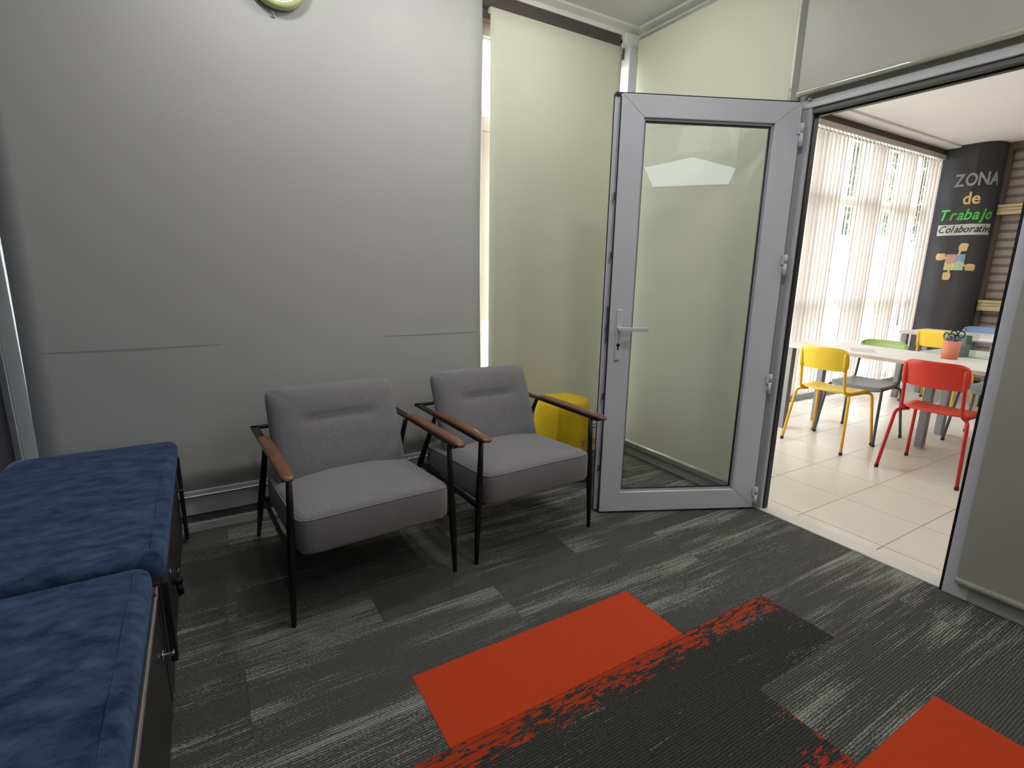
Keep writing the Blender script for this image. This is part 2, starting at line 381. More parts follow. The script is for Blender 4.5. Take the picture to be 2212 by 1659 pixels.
# window behind the blinds
w1 = thing('window_1', 'tall window glimpsed in the slit between grey and sage blinds', 'window', kind='structure')
M_PINK = mat('aluminium_frame', (176, 160, 158), 0.5)
for x0, x1 in ((-0.66, -0.60), (1.455, 1.515), (2.535, 2.60)): box('mullion', x0, x1, 2.90, 2.97, 0.18, 2.70, M_PINK, w1, 0.003)
for z0, z1 in ((0.18, 0.26), (2.10, 2.18), (2.60, 2.70)): box('transom', -0.60, 2.535, 2.905, 2.965, z0, z1, M_PINK, w1, 0.003)
box('sash_stile', 1.515, 1.575, 2.91, 2.955, 0.99, 2.10, M_PINK, w1, 0.003)
for x0, x1 in ((-0.60, 1.455), (1.515, 2.535)):
    for z0, z1 in ((0.26, 2.10), (2.18, 2.60)): box('pane', x0, x1, 2.932, 2.938, z0, z1, M_WGLASS, w1)

# carpet planks, 0.936 x 0.30
cp_mats = [carpet('carpet_streaked', 0.74, 0.95), carpet('carpet_medium', 0.58, 0.95), carpet('carpet_ribbed', 0.34, 0.85)]
c_or = carpet('carpet_orange', mode='orange')
c_fr1 = carpet('carpet_fringe', 0.20, 0.50, 'fringe', 1.09, 1.89)
c_fr2 = carpet('carpet_fringe_reversed', 0.22, 0.50, 'fringe', 0.49, 1.42, -1)
def plank_mesh(w_, d_, m):
    bm = bmesh.new(); mb = MB(); mb.bm = bm; g = 0.0003
    mb.box(g, w_-g, g, d_-g, -0.008, 0.0)
    bmesh.ops.bevel(bm, geom=[e for e in bm.edges if all(v.co.z > -0.001 for v in e.verts)], offset=0.0006, segments=1, affect='EDGES')
    me = bpy.data.meshes.new('carpet_plank'); bm.to_mesh(me); bm.free(); me.materials.append(m); return me
pm = {}
def plank(x0, x1, y0, y1, m):
    key = (round(x1-x0, 3), round(y1-y0, 3), m.name)
    if key not in pm: pm[key] = plank_mesh(x1-x0, y1-y0, m)
    o = bpy.data.objects.new('carpet_plank', pm[key]); C.objects.link(o); o.location = (x0, y0, 0); o.parent = fl
    return o
PL, PH = 0.936, 0.300
rows = []
k = -10
for k in range(-9, 6):
    y0 = 1.09+k*PH; y1 = y0+PH
    if y0 < -1.5: y0 = -1.5
    if y1 > YW: y1 = YW+0.03
    if y1-y0 < 0.02: continue
    off = {0: 0.474, 1: 0.007, 2: 0.474, -1: 0.95, -2: 0.482, -3: 0.951}.get(k, 0.474 if k % 2 == 0 else 0.94)
    off = off % PL
    x = off-2*PL
    while x < XP:
        a, b_ = max(x, -0.80), min(x+PL, XP+0.004)
        if b_-a > 0.02:
            cx = (a+b_)/2
            if k == 0 and abs(cx-0.942) < 0.1: m = c_or
            elif k == -3 and abs(cx-1.42) < 0.1: m = c_or
            elif k == -1 and 0.2 < cx < 1.6 and cx < 1.6: m = c_fr1 if b_ > 0.9 else c_fr1
            elif k == -2 and 0.8 < cx < 1.2: m = c_fr2
            elif k == -3 and cx < 0.95: m = c_fr1 if False else cp_mats[1]
            elif k == -2 and cx > 1.6 and cx < 2.2: m = cp_mats[0]
            elif k == -1 and cx > 1.89: m = cp_mats[0]
            elif k == 1 and cx > 1.8: m = cp_mats[0]
            elif k == 0 and cx > 1.5: m = cp_mats[1]
            elif k == -3: m = cp_mats[1]
            else: m = random.choice([cp_mats[0], cp_mats[0], cp_mats[1], cp_mats[1], cp_mats[2]])
            pk = plank(a, b_, y0, y1, m)
            if m is c_or: pk['label'] = 'plain orange carpet plank'
            if m is c_fr1 or m is c_fr2: pk['label'] = 'dark carpet plank with a frayed orange edge'
        x += PL
# a small orange corner fray on the dark plank beside the second orange plank
for o in [o for o in bpy.data.objects if o.parent == fl and abs(o.location.x-0.482) < 0.01 and abs(o.location.y-0.49) < 0.01]:
    pass

# ================================================================== SETTING, partition and doorway
part = thing('wall_partition', 'white framed glazed partition with the doorway into the bright room', 'wall', kind='structure')
OY0, OY1, OZ = 0.738, 1.575, 2.06
def pbox(name, y0, y1, z0, z1, x0=2.60, x1=2.67, m=M_FRAME, bev=0.004): return box(name, x0, x1, y0, y1, z0, z1, m, part, bev)
pbox('bottom_rail', 1.679, 2.85, 0, 0.085, 2.585, 2.67, M_SKIRT)
pbox('rail_bead', 1.68, 2.80, 0.072, 0.092, 2.560, 2.59, M_UPVC, 0.003)  # white strip stands in for the line of daylight under the blind
pbox('jamb', 1.64, 1.68, 0, 2.125, 2.585, 2.67)
pbox('jamb_inner', OY1+0.008, 1.64, 0, 2.09, 2.605, 2.67)
pbox('jamb_gasket', OY1, OY1+0.008, 0, 2.068, 2.625, 2.66, M_GASKET, 0)
pbox('jamb', 0.64, OY0-0.010, 0, 2.125, 2.585, 2.67, M_UPVC)
pbox('jamb_gasket', OY0-0.010, OY0, 0, 2.068, 2.59, 2.66, M_GASKET, 0)
pbox('header', OY0-0.08, 1.64, 2.085, 2.125, 2.60, 2.67)
pbox('header_rebate', OY0, OY1+0.008, 2.06, 2.086, 2.612, 2.67, mat('grey_rebate', (92, 92, 90), 0.5))
pbox('header_gasket', OY0, OY1, 2.052, 2.062, 2.64, 2.668, M_GASKET, 0)
pbox('header_board', -1.5, 1.68, 2.125, 2.20, 2.61, 2.67, mat('header_sage', (186, 186, 166), 0.5))
pbox('bottom_rail', -1.5, 0.641, 0, 0.085, 2.585, 2.67, M_SKIRT)
pbox('top_rail', -1.5, 2.85, 2.70, 2.80, 2.60, 2.67)
pbox('mullion', 1.655, 1.70, 2.10, 2.72)
pbox('pane', 1.70, 2.82, 0.085, 2.70, 2.632, 2.638, M_WGLASS, 0)
pbox('pane', -1.5, 1.655, 2.20, 2.70, 2.632, 2.638, M_WGLASS, 0)
pbox('pane', -1.5, 0.66, 0.085, 2.125, 2.632, 2.638, M_WGLASS, 0)
st = pbox('strike_plate', OY0-0.024, OY0-0.002, 0.985, 1.045, 2.588, 2.612, M_GASKET, 0.003); st['label'] = 'black strike plate'
pbox('frame_clip', 1.585, 1.60, 2.118, 2.128, 2.585, 2.60, M_SKIRT, 0.002)
tag(box('trim_4', XP-0.02, 2.70, OY0-0.01, OY1+0.06, -0.01, 0.006, M_THRESH, None, 0.003), 'pale threshold strip between carpet and cream tiles', 'threshold', kind='structure')

# ================================================================== SETTING, room 2
f2 = box('floor', 2.665, 8.0, -2.2, 3.1, -0.12, -0.004, M_GROUT)
tag(f2, 'glossy cream tiled floor of the bright room beyond the doorway', 'floor', kind='structure')
TX, TY = 0.4195, 0.402
tile_me = None
for i in range(-1, 13):
    for j in range(-8, 6):
        x0 = 2.778+i*TX; x1 = x0+TX; y0 = 1.035+j*TY; y1 = y0+TY
        if x0 > 7.95 or y0 > 3.05 or y0 < -2.2: continue
        full = x0 >= 2.67
        if full and tile_me is not None:
            o = bpy.data.objects.new('floor_tile', tile_me); C.objects.link(o); o.location = (x0, y0, 0); o.parent = f2
        else:
            mb = MB().box(0.0018 if full else 2.70-x0, TX-0.0018, 0.0018, TY-0.0018, -0.006, 0.0)
            o = obj('floor_tile', mb, M_TILE, f2, 0.0012, 1, loc=(x0, y0, 0))
            if full: tile_me = o.data
ce2 = box('ceiling', 2.60, 8.1, -2.3, 3.2, 2.775, 2.85, M_CEIL2)
tag(ce2, 'cream ceiling of the bright room beyond the doorway', 'ceiling', kind='structure')
tag(box('trim_5', 2.68, 7.9, 2.80, 2.95, 2.752, 2.78, M_CEIL2, None, 0.006), 'cream ceiling border beside the window soffit in the bright room', 'trim', kind='structure')
tag(box('wall_right', 8.0, 8.1, -2.3, 3.2, -0.05, 2.8, M_BROWN), 'brown end wall of the bright room', 'wall', kind='structure')
tag(box('wall_far', 2.5, 8.1, -2.3, -2.2, -0.05, 2.8, M_WALL), 'pale side wall of the bright room, out of view', 'wall', kind='structure')
tag(box('wall_closure', 2.5, 2.62, -2.3, -1.6, -0.05, 2.8, M_WALL), 'short pale wall end beyond the partition', 'wall', kind='structure')
tag(box('trim_6', 2.66, 7.62, 2.955, 3.05, 2.66, 2.775, M_BROWN), 'brown soffit strip above the vertical blind', 'trim', kind='structure')
sk = thing('baseboard_window', 'low grey kerb under the vertical blind', 'baseboard', kind='structure')
box('kerb', 2.66, 7.62, 2.985, 3.14, -0.01, 0.07, mat('grey_kerb', (146, 146, 144), 0.5), sk, 0.004)

w2 = thing('window_2', 'large bright window wall behind the vertical slats', 'window', kind='structure')
M_WF = mat('window_frame_dark', (190, 182, 180), 0.5)
for x in (2.68, 3.9, 5.06, 6.22, 7.38): box('mullion', x, x+0.07, 3.07, 3.13, 0.07, 2.72, M_WF, w2, 0.004)
for z0, z1 in ((0.07, 0.13), (0.99, 1.07), (2.02, 2.12), (2.66, 2.74)): box('transom', 2.68, 7.45, 3.075, 3.125, z0, z1, M_WF, w2, 0.004)
for x in (2.75, 3.97, 5.13, 6.29):
    for z0, z1 in ((0.13, 0.99), (1.07, 2.02), (2.12, 2.66)): box('pane', x, x+1.09, 3.098, 3.102, z0, z1, M_WGLASS, w2)

# ------------------------------------------------------------------ ceiling lights, inferred ones and added fill
def downlight(name, x, y, z, rad, label, r=0.085):
    t = thing(name, label, 'ceiling light', (x, y, z))
    mb = MB(); mb.lathe([(r, -0.006), (r+0.010, -0.008), (r+0.014, 0.0), (r, 0.0)], close=False)
    obj('trim_ring', mb, M_UPVC, t)
    mb = MB(); mb.lathe([(0.0005, -0.046), (r*0.55, -0.044), (r*0.85, -0.034), (r*0.98, -0.018), (r, -0.004)], close=False)
    obj('diffuser', mb, emission('led_%g' % rad, (1.0, 0.985, 0.95), rad), t)
lab1 = ['round opal ceiling light near the grey blind, nearest the benches', 'round opal ceiling light near the grey blind, above the gap between the armchairs', 'round opal ceiling light near the sage blind above the pouf', 'round opal ceiling light above the orange plank',
        'round opal ceiling light behind the viewpoint on the bench side', 'round opal ceiling light behind the viewpoint on the television side']
for (x, y, e), l in zip(LAMPS1, lab1): downlight('ceiling_light', x, y, 2.819, e, l)
lab2 = ['square ceiling panel light nearer the doorway in the bright room', 'square ceiling panel light at the far end of the bright room']
for (x, y, e), l in zip(FILL_LAMPS2, lab2):
    t = thing('panel_light', l, 'ceiling light', (x, y, 2.775))
    obj('frame', MB().box(-0.31, 0.31, -0.31, 0.31, -0.012, 0), M_UPVC, t)
    obj('diffuser', MB().box(-0.29, 0.29, -0.29, 0.29, -0.016, -0.011), emission('panel_%g' % e, (1.0, 0.97, 0.92), e), t)

# ================================================================== BLINDS
def roller(label, x0, x1, m, ztop, zbot, y, sag=0.0, name='roller_blind'):
    t = thing(name, label, 'blind', (x0, y, zbot))
    W = x1-x0; H = ztop-zbot; bm = bmesh.new(); nx, nz = 24, 20; g = []
    for i in range(nx+1):
        col = []
        for j in range(nz+1):
            u = i/nx; v = j/nz
            d = 0.004*math.sin(u*9)*math.sin(v*PI)
            e = sag*math.sin(PI*v)**2 if i in (0, nx) else 0
            xx = W*u+(e if i == 0 else -e)
            col.append(bm.verts.new((xx, d, H*v)))
        g.append(col)
    for i in range(nx):
        for j in range(nz): bm.faces.new((g[i][j], g[i+1][j], g[i+1][j+1], g[i][j+1]))
    o = obj('fabric', bm, m, t, smooth=True)
    s = o.modifiers.new('thick', 'SOLIDIFY'); s.thickness = 0.0012
    obj('bottom_bar', MB().box(0, W, -0.006, 0.006, -0.002, 0.022), m, t, 0.004)
    mb = MB().tube([(0.005, 0.03, H+0.005), (W-0.005, 0.03, H+0.005)], 0.022, 14); obj('roller_tube', mb, m, t)
    br = MB().box(W+0.0, W+0.006, 0.0, 0.07, H-0.035, H+0.05); obj('bracket', br, M_UPVC, t, 0.002)
    return t
bg1 = roller('large light grey roller blind filling the wall behind the left armchair, clock at its top', -0.655, 1.452, M_BLINDG, 2.76, 0.205, 2.79, 0.012)
obj('seam', MB().box(0.02, 2.08, -0.0015, 0.0, 0.7300, 0.7308), mat('seam_line', (172, 172, 172), 0.8), bg1)
bg2 = roller('sage beige roller blind between the light slit and the open door', 1.512, 2.470, M_BLINDC, 2.705, 0.20, 2.81)

# blinds on the partition, they run along Y
def roller_y(label, y0, y1, m, zt, zb, x, bar=0.013, tube=True, name='roller_blind'):
    t = thing(name, label, 'blind', (x, y0, zb)); W = y1-y0; H = zt-zb
    obj('fabric', MB().box(-0.001, 0.001, 0, W, 0.01, H), m, t)
    obj('bottom_bar', MB().tube([(0, 0, 0.008), (0, W, 0.008)], bar, 16), M_BAR, t)
    if tube: obj('roller_tube', MB().tube([(0.026, 0.0, H+0.004), (0.026, W, H+0.004)], 0.026, 16), M_BAR, t)
    return t
roller_y('sage beige roller blind on the partition, seen behind and through the glass door', 1.675, 2.74, M_BLINDC, 2.735, 0.105, 2.545)
roller_y('glossy grey roller blind above the doorway, rounded bar at its lower edge', -1.45, 1.642, M_BLINDR, 2.735, 2.145, 2.57, 0.016)
roller_y('grey roller blind right of the doorway hanging down to the skirting', -1.45, 0.686, M_BLINDR, 2.06, 0.075, 2.572, 0.014, False)

# clock with its hook
cl = thing('wall_clock', 'round wall clock with lime green rim and white dial on the grey blind', 'clock', (0.42, 2.787, 2.55))
def ring_y(mb, prof, seg=48):
    rings = [[mb.bm.verts.new((r*math.cos(2*PI*k/seg), -d, r*math.sin(2*PI*k/seg))) for k in range(seg)] for r, d in prof]
    for a, b in zip(rings, rings[1:]):
        for k in range(seg):
            f = mb.bm.faces.new((a[k], a[(k+1) % seg], b[(k+1) % seg], b[k])); f.smooth = True
    return mb
obj('rim', ring_y(MB(), [(0.120, 0.004), (0.133, 0.006), (0.137, 0.028), (0.130, 0.045), (0.118, 0.048), (0.110, 0.040), (0.110, 0.012)]), M_CLOCKG, cl)
obj('dial', ring_y(MB(), [(0.0005, 0.034), (0.112, 0.034)]), M_CLOCKW, cl)
for k in range(60):
    a = 2*PI*k/60; l = 0.012 if k % 5 == 0 else 0.006
    mxx = Matrix.Rotation(-a, 4, 'Y')
    obj('tick', MB().box(-0.0008, 0.0008, -0.0352, -0.0342, 0.104-l, 0.104, mxx), M_INK, cl)
for a, l, w_ in ((R_(300), 0.06, 0.003), (R_(60), 0.085, 0.002)):
    obj('hand', MB().box(-w_, w_, -0.037, -0.036, -0.01, l, Matrix.Rotation(a, 4, 'Y')), M_INK, cl)
hk = MB().box(-0.010, 0.010, -0.005, 0.0, -0.022, 0.022); hk.tube([(0, -0.004, -0.012), (0, -0.014, -0.016), (0, -0.018, -0.006)], 0.003, 8)
tag(obj('adhesive_hook', hk, mat('clear_hook', (170, 170, 172), 0.3), None, 0.003, loc=(0.397, 2.787, 2.408)), 'small clear adhesive hook just below the clock', 'hook')

# ================================================================== DOOR LEAF
hx, hy = 2.570, 1.609; ang = math.atan2(0.426, -0.905)
dr = thing('door_1', 'open white door with full glass pane, swung into the carpeted room', 'door', (hx, hy, 0.012), ang, kind='structure')
# local +x runs from hinge to free edge, local -y is the hidden face
DW, DH, T = 0.888, 2.098, 0.055
GX0, GX1, GZ0, GZ1 = 0.128, 0.777, 0.112, 2.000
def dbox(n, x0, x1, y0, y1, z0, z1, m=M_UPVC, bev=0.003): return box(n, x0, x1, y0, y1, z0, z1, m, dr, bev)
# visible face at y = 0, body extends to negative local y
def frame_piece(n, poly):
    mb = MB(); mb.prism(poly, -T, 0, lambda u, v, w_: (u, w_, v)); return obj(n, mb, M_UPVC, dr, 0.003)
frame_piece('stile', [(0, 0), (GX0, GZ0), (GX0, GZ1), (0, DH)])
frame_piece('stile', [(DW, DH), (GX1, GZ1), (GX1, GZ0), (DW, 0)])
frame_piece('rail', [(0, 0), (DW, 0), (GX1, GZ0), (GX0, GZ0)])
frame_piece('rail', [(0, DH), (GX0, GZ1), (GX1, GZ1), (DW, DH)])
for s_ in (0,):
    gm = MB(); w_ = 0.018
    obj('glazing_bead', MB().box(GX0, GX0+0.010, -0.034, -0.014, GZ0, GZ1).box(GX1-0.010, GX1, -0.034, -0.014, GZ0, GZ1).box(GX0, GX1, -0.034, -0.014, GZ0, GZ0+0.010).box(GX0, GX1, -0.034, -0.014, GZ1-0.010, GZ1), mat('bead_grey', (176, 178, 180), 0.4), dr)
    obj('gasket', MB().box(GX0+0.010, GX0+0.015, -0.032, -0.020, GZ0+0.01, GZ1-0.01).box(GX1-0.015, GX1-0.010, -0.032, -0.020, GZ0+0.01, GZ1-0.01).box(GX0+0.01, GX1-0.01, -0.032, -0.020, GZ0+0.010, GZ0+0.014).box(GX0+0.01, GX1-0.01, -0.032, -0.020, GZ1-0.018, GZ1-0.010), M_GASKET, dr)
dbox('pane', GX0+0.012, GX1-0.012, -0.029, -0.023, GZ0+0.012, GZ1-0.012, M_GLASS, 0)
dbox('edge_seal', DW, DW+0.006, -0.016, -0.008, 0.01, DH-0.01, M_GASKET, 0.001)  # black strip drawn as the shadow line beside the door face
dbox('rebate_flange', DW-0.004, DW+0.020, -T-0.004, -0.042, -0.004, DH+0.012, M_UPVC, 0.002)
dbox('edge_gasket', DW+0.010, DW+0.024, -T-0.010, -T-0.003, -0.006, DH+0.014, M_GASKET, 0.001)
dbox('top_gasket', 0.0, DW+0.024, -T-0.004, -0.03, DH, DH+0.014, M_GASKET, 0.001)
for z in (0.26, 0.66, 1.04, 1.38, 1.66): dbox('lock_bolt', DW+0.001, DW+0.014, -0.034, -0.022, z-0.03, z+0.008, M_STEEL, 0.002)
lc = dbox('latch_case', DW+0.001, DW+0.008, -0.040, -0.018, 0.93, 1.12, M_GASKET, 0.002)
# handle
hp = dbox('handle_plate', 0.826, 0.856, 0.0, 0.010, 0.845, 1.105, M_UPVC, 0.008)
hm = MB(); hm.tube([(0.841, 0.008, 1.010), (0.841, 0.055, 1.010)], 0.009, 12)
hm.box(0.705, 0.852, 0.044, 0.062, 1.000, 1.020)
obj('lever', hm, M_UPVC, hp, 0.003)
km = MB(); km.tube([(0.841, 0.0102, 0.925), (0.841, 0.0125, 0.925)], 0.009, 14); km.box(0.838, 0.844, 0.0102, 0.0125, 0.900, 0.925)
obj('keyhole', km, M_GASKET, hp)
for z in (1.955, 1.34, 0.72, 0.075):
    h_ = MB().tube([(0, 0, z-0.055), (0, 0, z+0.005)], 0.0095, 12); h_.tube([(0, 0, z+0.008), (0, 0, z+0.05)], 0.0095, 12)
    h_.box(0.0, 0.020, -0.004, 0.004, z-0.0, z+0.045)
    obj('hinge', h_, M_UPVC, dr, loc=(-0.006, 0.006, 0))

# ================================================================== BENCHES
def bench(y0, y1, label, straps):
    t = thing('storage_bench', label, 'bench', (-0.80, y0, 0), group=None); L = y1-y0; X = 0.622
    box_ = lambda n, *a, **k: box(n, *a, **k)
    obj('plinth', MB().box(0.03, X-0.012, 0.012, L-0.012, 0, 0.06), M_CABF, t, 0.002)
    obj('body', MB().box(0.012, X-0.022, 0.006, L-0.006, 0.058, 0.398), M_CABF, t, 0.002)
    top = obj('top_board', MB().box(0.012, X-0.006, 0.002, L-0.002, 0.398, 0.420), M_CAB, t, 0.001)
    obj('edge_band', MB().box(X-0.006, X-0.0045, 0.002, L-0.002, 0.399, 0.4205), M_EDGE, top)
    for k in range(2):
        a, b_ = 0.008+k*(L/2), (k+1)*(L/2)-0.006
        d = obj('door', MB().box(X-0.020, X-0.004, a, b_, 0.062, 0.392), M_CABF, t, 0.0015)
        ya = b_-0.045 if k == 1 else a+0.045
        ya = {0: b_-0.22, 1: b_-0.06}[k]
        hb = MB().box(X-0.004, X+0.026, ya-0.008, ya+0.008, 0.276, 0.286); hb.box(X-0.004, X+0.002, ya-0.012, ya+0.012, 0.272, 0.290)
        obj('handle', hb, M_CHROME, d, 0.003)
    return t
b1 = bench(1.565, 2.755, 'far storage bench against the grey blind, dark cabinet under a blue cushion', 0)
b2 = bench(0.365, 1.555, 'near storage bench at the bottom left corner, dark cabinet under a blue cushion', 0)
lk = MB().tube([(0, 0, 0), (0.03, 0, 0)], 0.011, 12); lk.box(0.014, 0.020, -0.006, 0.006, -0.06, -0.005); lk.tube([(0.017, 0, -0.012), (0.020, 0.004, -0.055)], 0.010, 10)
obj('lock', lk, M_STRAP, b1, loc=(0.62, 0.42, 0.215))

def cushion(x0, x1, y0, y1, z0, z1, label, round_=0.03):
    t = thing('seat_cushion', label, 'cushion', ((x0+x1)/2, (y0+y1)/2, z0)); W = (x1-x0)/2; D = (y1-y0)/2; H = z1-z0
    bm = bmesh.new(); rd = 0.028; cr_ = 0.045
    def samp(L):      # sample positions, dense near both ends
        e = [0, 0.002, 0.006, 0.012, 0.020, 0.029, 0.045, 0.08]; mid = [0.08+(2*L-0.16)*k/14 for k in range(1, 14)]
        v = e+mid+[2*L-x for x in reversed(e)]; return [x-L for x in v]
    xs, ys = samp(W), samp(D); G = []
    for x in xs:
        row = []
        for y in ys:
            ax, ay = W-abs(x), D-abs(y)
            px_, py_ = x, y
            if ax < cr_ and ay < cr_:           # round the plan corners
                dx, dy = cr_-ax, cr_-ay; q = math.hypot(dx, dy); m_ = max(dx, dy); f = m_/q if q else 1
                px_ = math.copysign(W-cr_+dx*f, x); py_ = math.copysign(D-cr_+dy*f, y); d = cr_-m_
            else: d = min(ax, ay)
            z = H if d >= rd else H-rd+math.sqrt(max(0, rd*rd-(rd-d)**2))
            z += 0.006*math.sin(x*9+1)*math.sin(y*6)*min(1, d/0.1)+0.004*min(1, d/0.15)
            row.append(bm.verts.new((px_, py_, z)))
        G.append(row)
    for i in range(len(xs)-1):
        for j in range(len(ys)-1): bm.faces.new((G[i][j], G[i+1][j], G[i+1][j+1], G[i][j+1]))
    per = [G[i][0] for i in range(len(xs))]+[G[-1][j] for j in range(1, len(ys))]+[G[i][-1] for i in range(len(xs)-2, -1, -1)]+[G[0][j] for j in range(len(ys)-2, 0, -1)]
    low = [bm.verts.new((v.co.x*0.994, v.co.y*0.997, 0)) for v in per]
    for k in range(len(per)): bm.faces.new((per[k], per[(k+1) % len(per)], low[(k+1) % len(per)], low[k]))
    bm.faces.new(low)
    obj('cover', bm, M_VELVET, t, smooth=True)
    # seam cord near the front upper edge
    pts = [(W-0.034, -D+0.05+(2*D-0.10)*k/20, H+0.0015+0.002*math.sin(k*1.3)) for k in range(21)]
    obj('seam', MB().tube(pts, 0.0022, 6, True), M_VELVET, t)
    return t
c1 = cushion(-0.745, -0.160, 1.630, 2.775, 0.421, 0.502, 'far blue velvet cushion touching the grey blind')
c2 = cushion(-0.745, -0.186, 0.40, 1.596, 0.421, 0.502, 'near blue velvet cushion in the bottom left corner')
for nm, y, zb, lb, pr in (('strap', 1.622, 0.17, 1, c1), ('strap', 2.722, 0.02, 1, c1)):
    yy = y-pr.location.y; xx = -pr.location.x; z0 = -pr.location.z
    m_ = MB().box(xx-0.205, xx-0.171, yy-0.016, yy+0.016, z0+0.4215, z0+0.4265); m_.box(xx-0.1745, xx-0.158, yy-0.018, yy+0.018, z0+zb, z0+0.4265)
    obj('strap', m_, M_STRAP, pr, 0.001)

# ================================================================== ARMCHAIRS
def pillow_mesh(W, H, T0, crown, n=12, edge=0.03, p=5.0):
    """soft upholstered block: footprint W x H (half sizes) in x,z, thickness T0 along y, both faces crowned"""
    bm = bmesh.new(); N = 72
    def ring(s, y):
        out = []
        for k in range(N):
            a = 2*PI*k/N; c_, s_ = math.cos(a), math.sin(a); r = (abs(c_)**p+abs(s_)**p)**(-1/p)
            out.append(bm.verts.new((c_*r*(W-s), y, s_*r*(H-s))))
        return out
    h = T0/2
    sec = [(0.45*min(W, H), -h-crown), (0.25*min(W, H), -h-crown*0.8), (edge*1.6, -h-crown*0.25), (edge*0.7, -h*0.97), (edge*0.2, -h*0.82), (0, -h*0.5), (0, h*0.5), (edge*0.2, h*0.82), (edge*0.7, h*0.97), (edge*1.6, h+crown*0.25), (0.25*min(W, H), h+crown*0.8), (0.45*min(W, H), h+crown)]
    Rg = [ring(s, y) for s, y in sec]
    for a, b_ in zip(Rg, Rg[1:]):
        for k in range(N): bm.faces.new((a[k], a[(k+1) % N], b_[(k+1) % N], b_[k]))
    bm.faces.new(Rg[0][::-1]); bm.faces.new(Rg[-1])
    return bm, N
def armchair():
    t = thing('armchair', 'x', 'armchair')
    # legs
    for s in (-1, 1):
        obj('leg', MB().tube([(s*0.312, 0.0, 0.588), (s*0.316, 0.0, 0.47), (s*0.322, 0, 0.33), (s*0.326, 0, 0.24), (s*0.331, 0, 0.12), (s*0.335, 0, 0.0)], [0.0105, 0.0125, 0.0150, 0.0150, 0.0125, 0.0090], 12), M_BLACK, t)
        obj('leg', MB().tube([(s*0.312, 0.455, 0.588), (s*0.316, 0.53, 0.46), (s*0.322, 0.62, 0.31), (s*0.327, 0.67, 0.22), (s*0.335, 0.795, 0.0)], [0.0105, 0.0125, 0.0150, 0.0150, 0.0090], 12), M_BLACK, t)
        ar = obj('arm', MB().box(s*0.326-0.016, s*0.326+0.016, -0.05, 0.664, 0.588, 0.599), M_BLACK, t, 0.002)
        # wooden pad, tapered and rounded
        bm = bmesh.new(); sec = []
        for y, w_, h in ((-0.088, 0.010, 0.008), (-0.082, 0.018, 0.013), (-0.06, 0.0225, 0.018), (0.05, 0.024, 0.022), (0.25, 0.0235, 0.022), (0.40, 0.022, 0.019), (0.435, 0.020, 0.014), (0.442, 0.014, 0.008)):
            ring = []
            for k in range(16):
                a = 2*PI*k/16; c_, s_ = math.cos(a), math.sin(a); r = (abs(c_)**3.2+abs(s_)**3.2)**(-1/3.2)
                ring.append(bm.verts.new((s*0.326+c_*r*w_, y, 0.601+h*0.5+s_*r*h*0.5)))
            sec.append(ring)
        for a, b_ in zip(sec, sec[1:]):
            for k in range(16): bm.faces.new((a[k], a[(k+1) % 16], b_[(k+1) % 16], b_[k]))
        bm.faces.new(sec[0][::-1]); bm.faces.new(sec[-1])
        pd = obj('armrest', bm, M_WALNUT, t, smooth=True); pd['label'] = 'walnut armrest'
        obj('side_rail', MB().box(s*0.322-0.007, s*0.322+0.007, 0.0, 0.66, 0.262, 0.284), M_BLACK, t, 0.002)
    obj('back_rail', MB().box(-0.342, 0.342, 0.634, 0.664, 0.588, 0.599), M_BLACK, t, 0.002)
    obj('cross_rail', MB().box(-0.322, 0.322, 0.03, 0.044, 0.262, 0.280), M_BLACK, t, 0.002)
    obj('cross_rail', MB().box(-0.322, 0.322, 0.60, 0.614, 0.25, 0.272), M_BLACK, t, 0.002)
    # seat cushion: deep block, crowned, seam around the upper edge
    bm = bmesh.new(); N = 120; W, D = 0.303, 0.335; p = 15
    def ring(sx, z, lift=0):
        out = []
        for k in range(N):
            a = 2*PI*k/N; c_, s_ = math.cos(a), math.sin(a); r = (abs(c_)**p+abs(s_)**p)**(-1/p)
            xx, yy = c_*r*(W-sx), s_*r*(D-sx)
            z_ = z
            if lift: z_ += lift*(1-(xx/W)**2)*(1-0.6*(yy/D)**2)
            z_ -= 0.045*(yy+D)/(2*D)*(1 if z > 0.1 else 0.6)
            out.append(bm.verts.new((xx, yy, z_)))
        return out
    sec = [ring(0.03, 0.0), ring(0.008, 0.006), ring(0.0, 0.02), ring(0.0, 0.125, 0.006), ring(0.003, 0.138, 0.008), ring(0.010, 0.148, 0.010), ring(0.03, 0.156, 0.014), ring(0.08, 0.160, 0.020), ring(0.15, 0.162, 0.026), ring(0.22, 0.163, 0.028)]
    for a, b_ in zip(sec, sec[1:]):
        for k in range(N): bm.faces.new((a[k], a[(k+1) % N], b_[(k+1) % N], b_[k]))
    bm.faces.new(sec[0][::-1]); bm.faces.new(sec[-1])
    se = obj('seat', bm, M_GREYCH, t, smooth=True, loc=(0, 0.300, 0.278))
    pts = []
    for k in range(N+1):
        a = 2*PI*k/N; c_, s_ = math.cos(a), math.sin(a); r = (abs(c_)**p+abs(s_)**p)**(-1/p)
        xx, yy = c_*r*(W-0.003), s_*r*(D-0.003)
        pts.append((xx, yy, 0.139+0.008*(1-(xx/W)**2)*(1-0.6*(yy/D)**2)-0.045*(yy+D)/(2*D)))
    obj('piping', MB().tube(pts, 0.0028, 6, False), M_GREYCH, se)
    # back cushion, leaning, with a stitched tuck
    W, H, T0 = 0.287, 0.222, 0.115; bm = bmesh.new(); p = 7; nx, nz = 44, 34
    def prof(u, v):
        return max(0.0, (1-abs(u)**7))**0.45*max(0.0, (1-abs(v)**7))**0.45
    def sgn(a): return -1 if a < 0 else 1
    G = {}
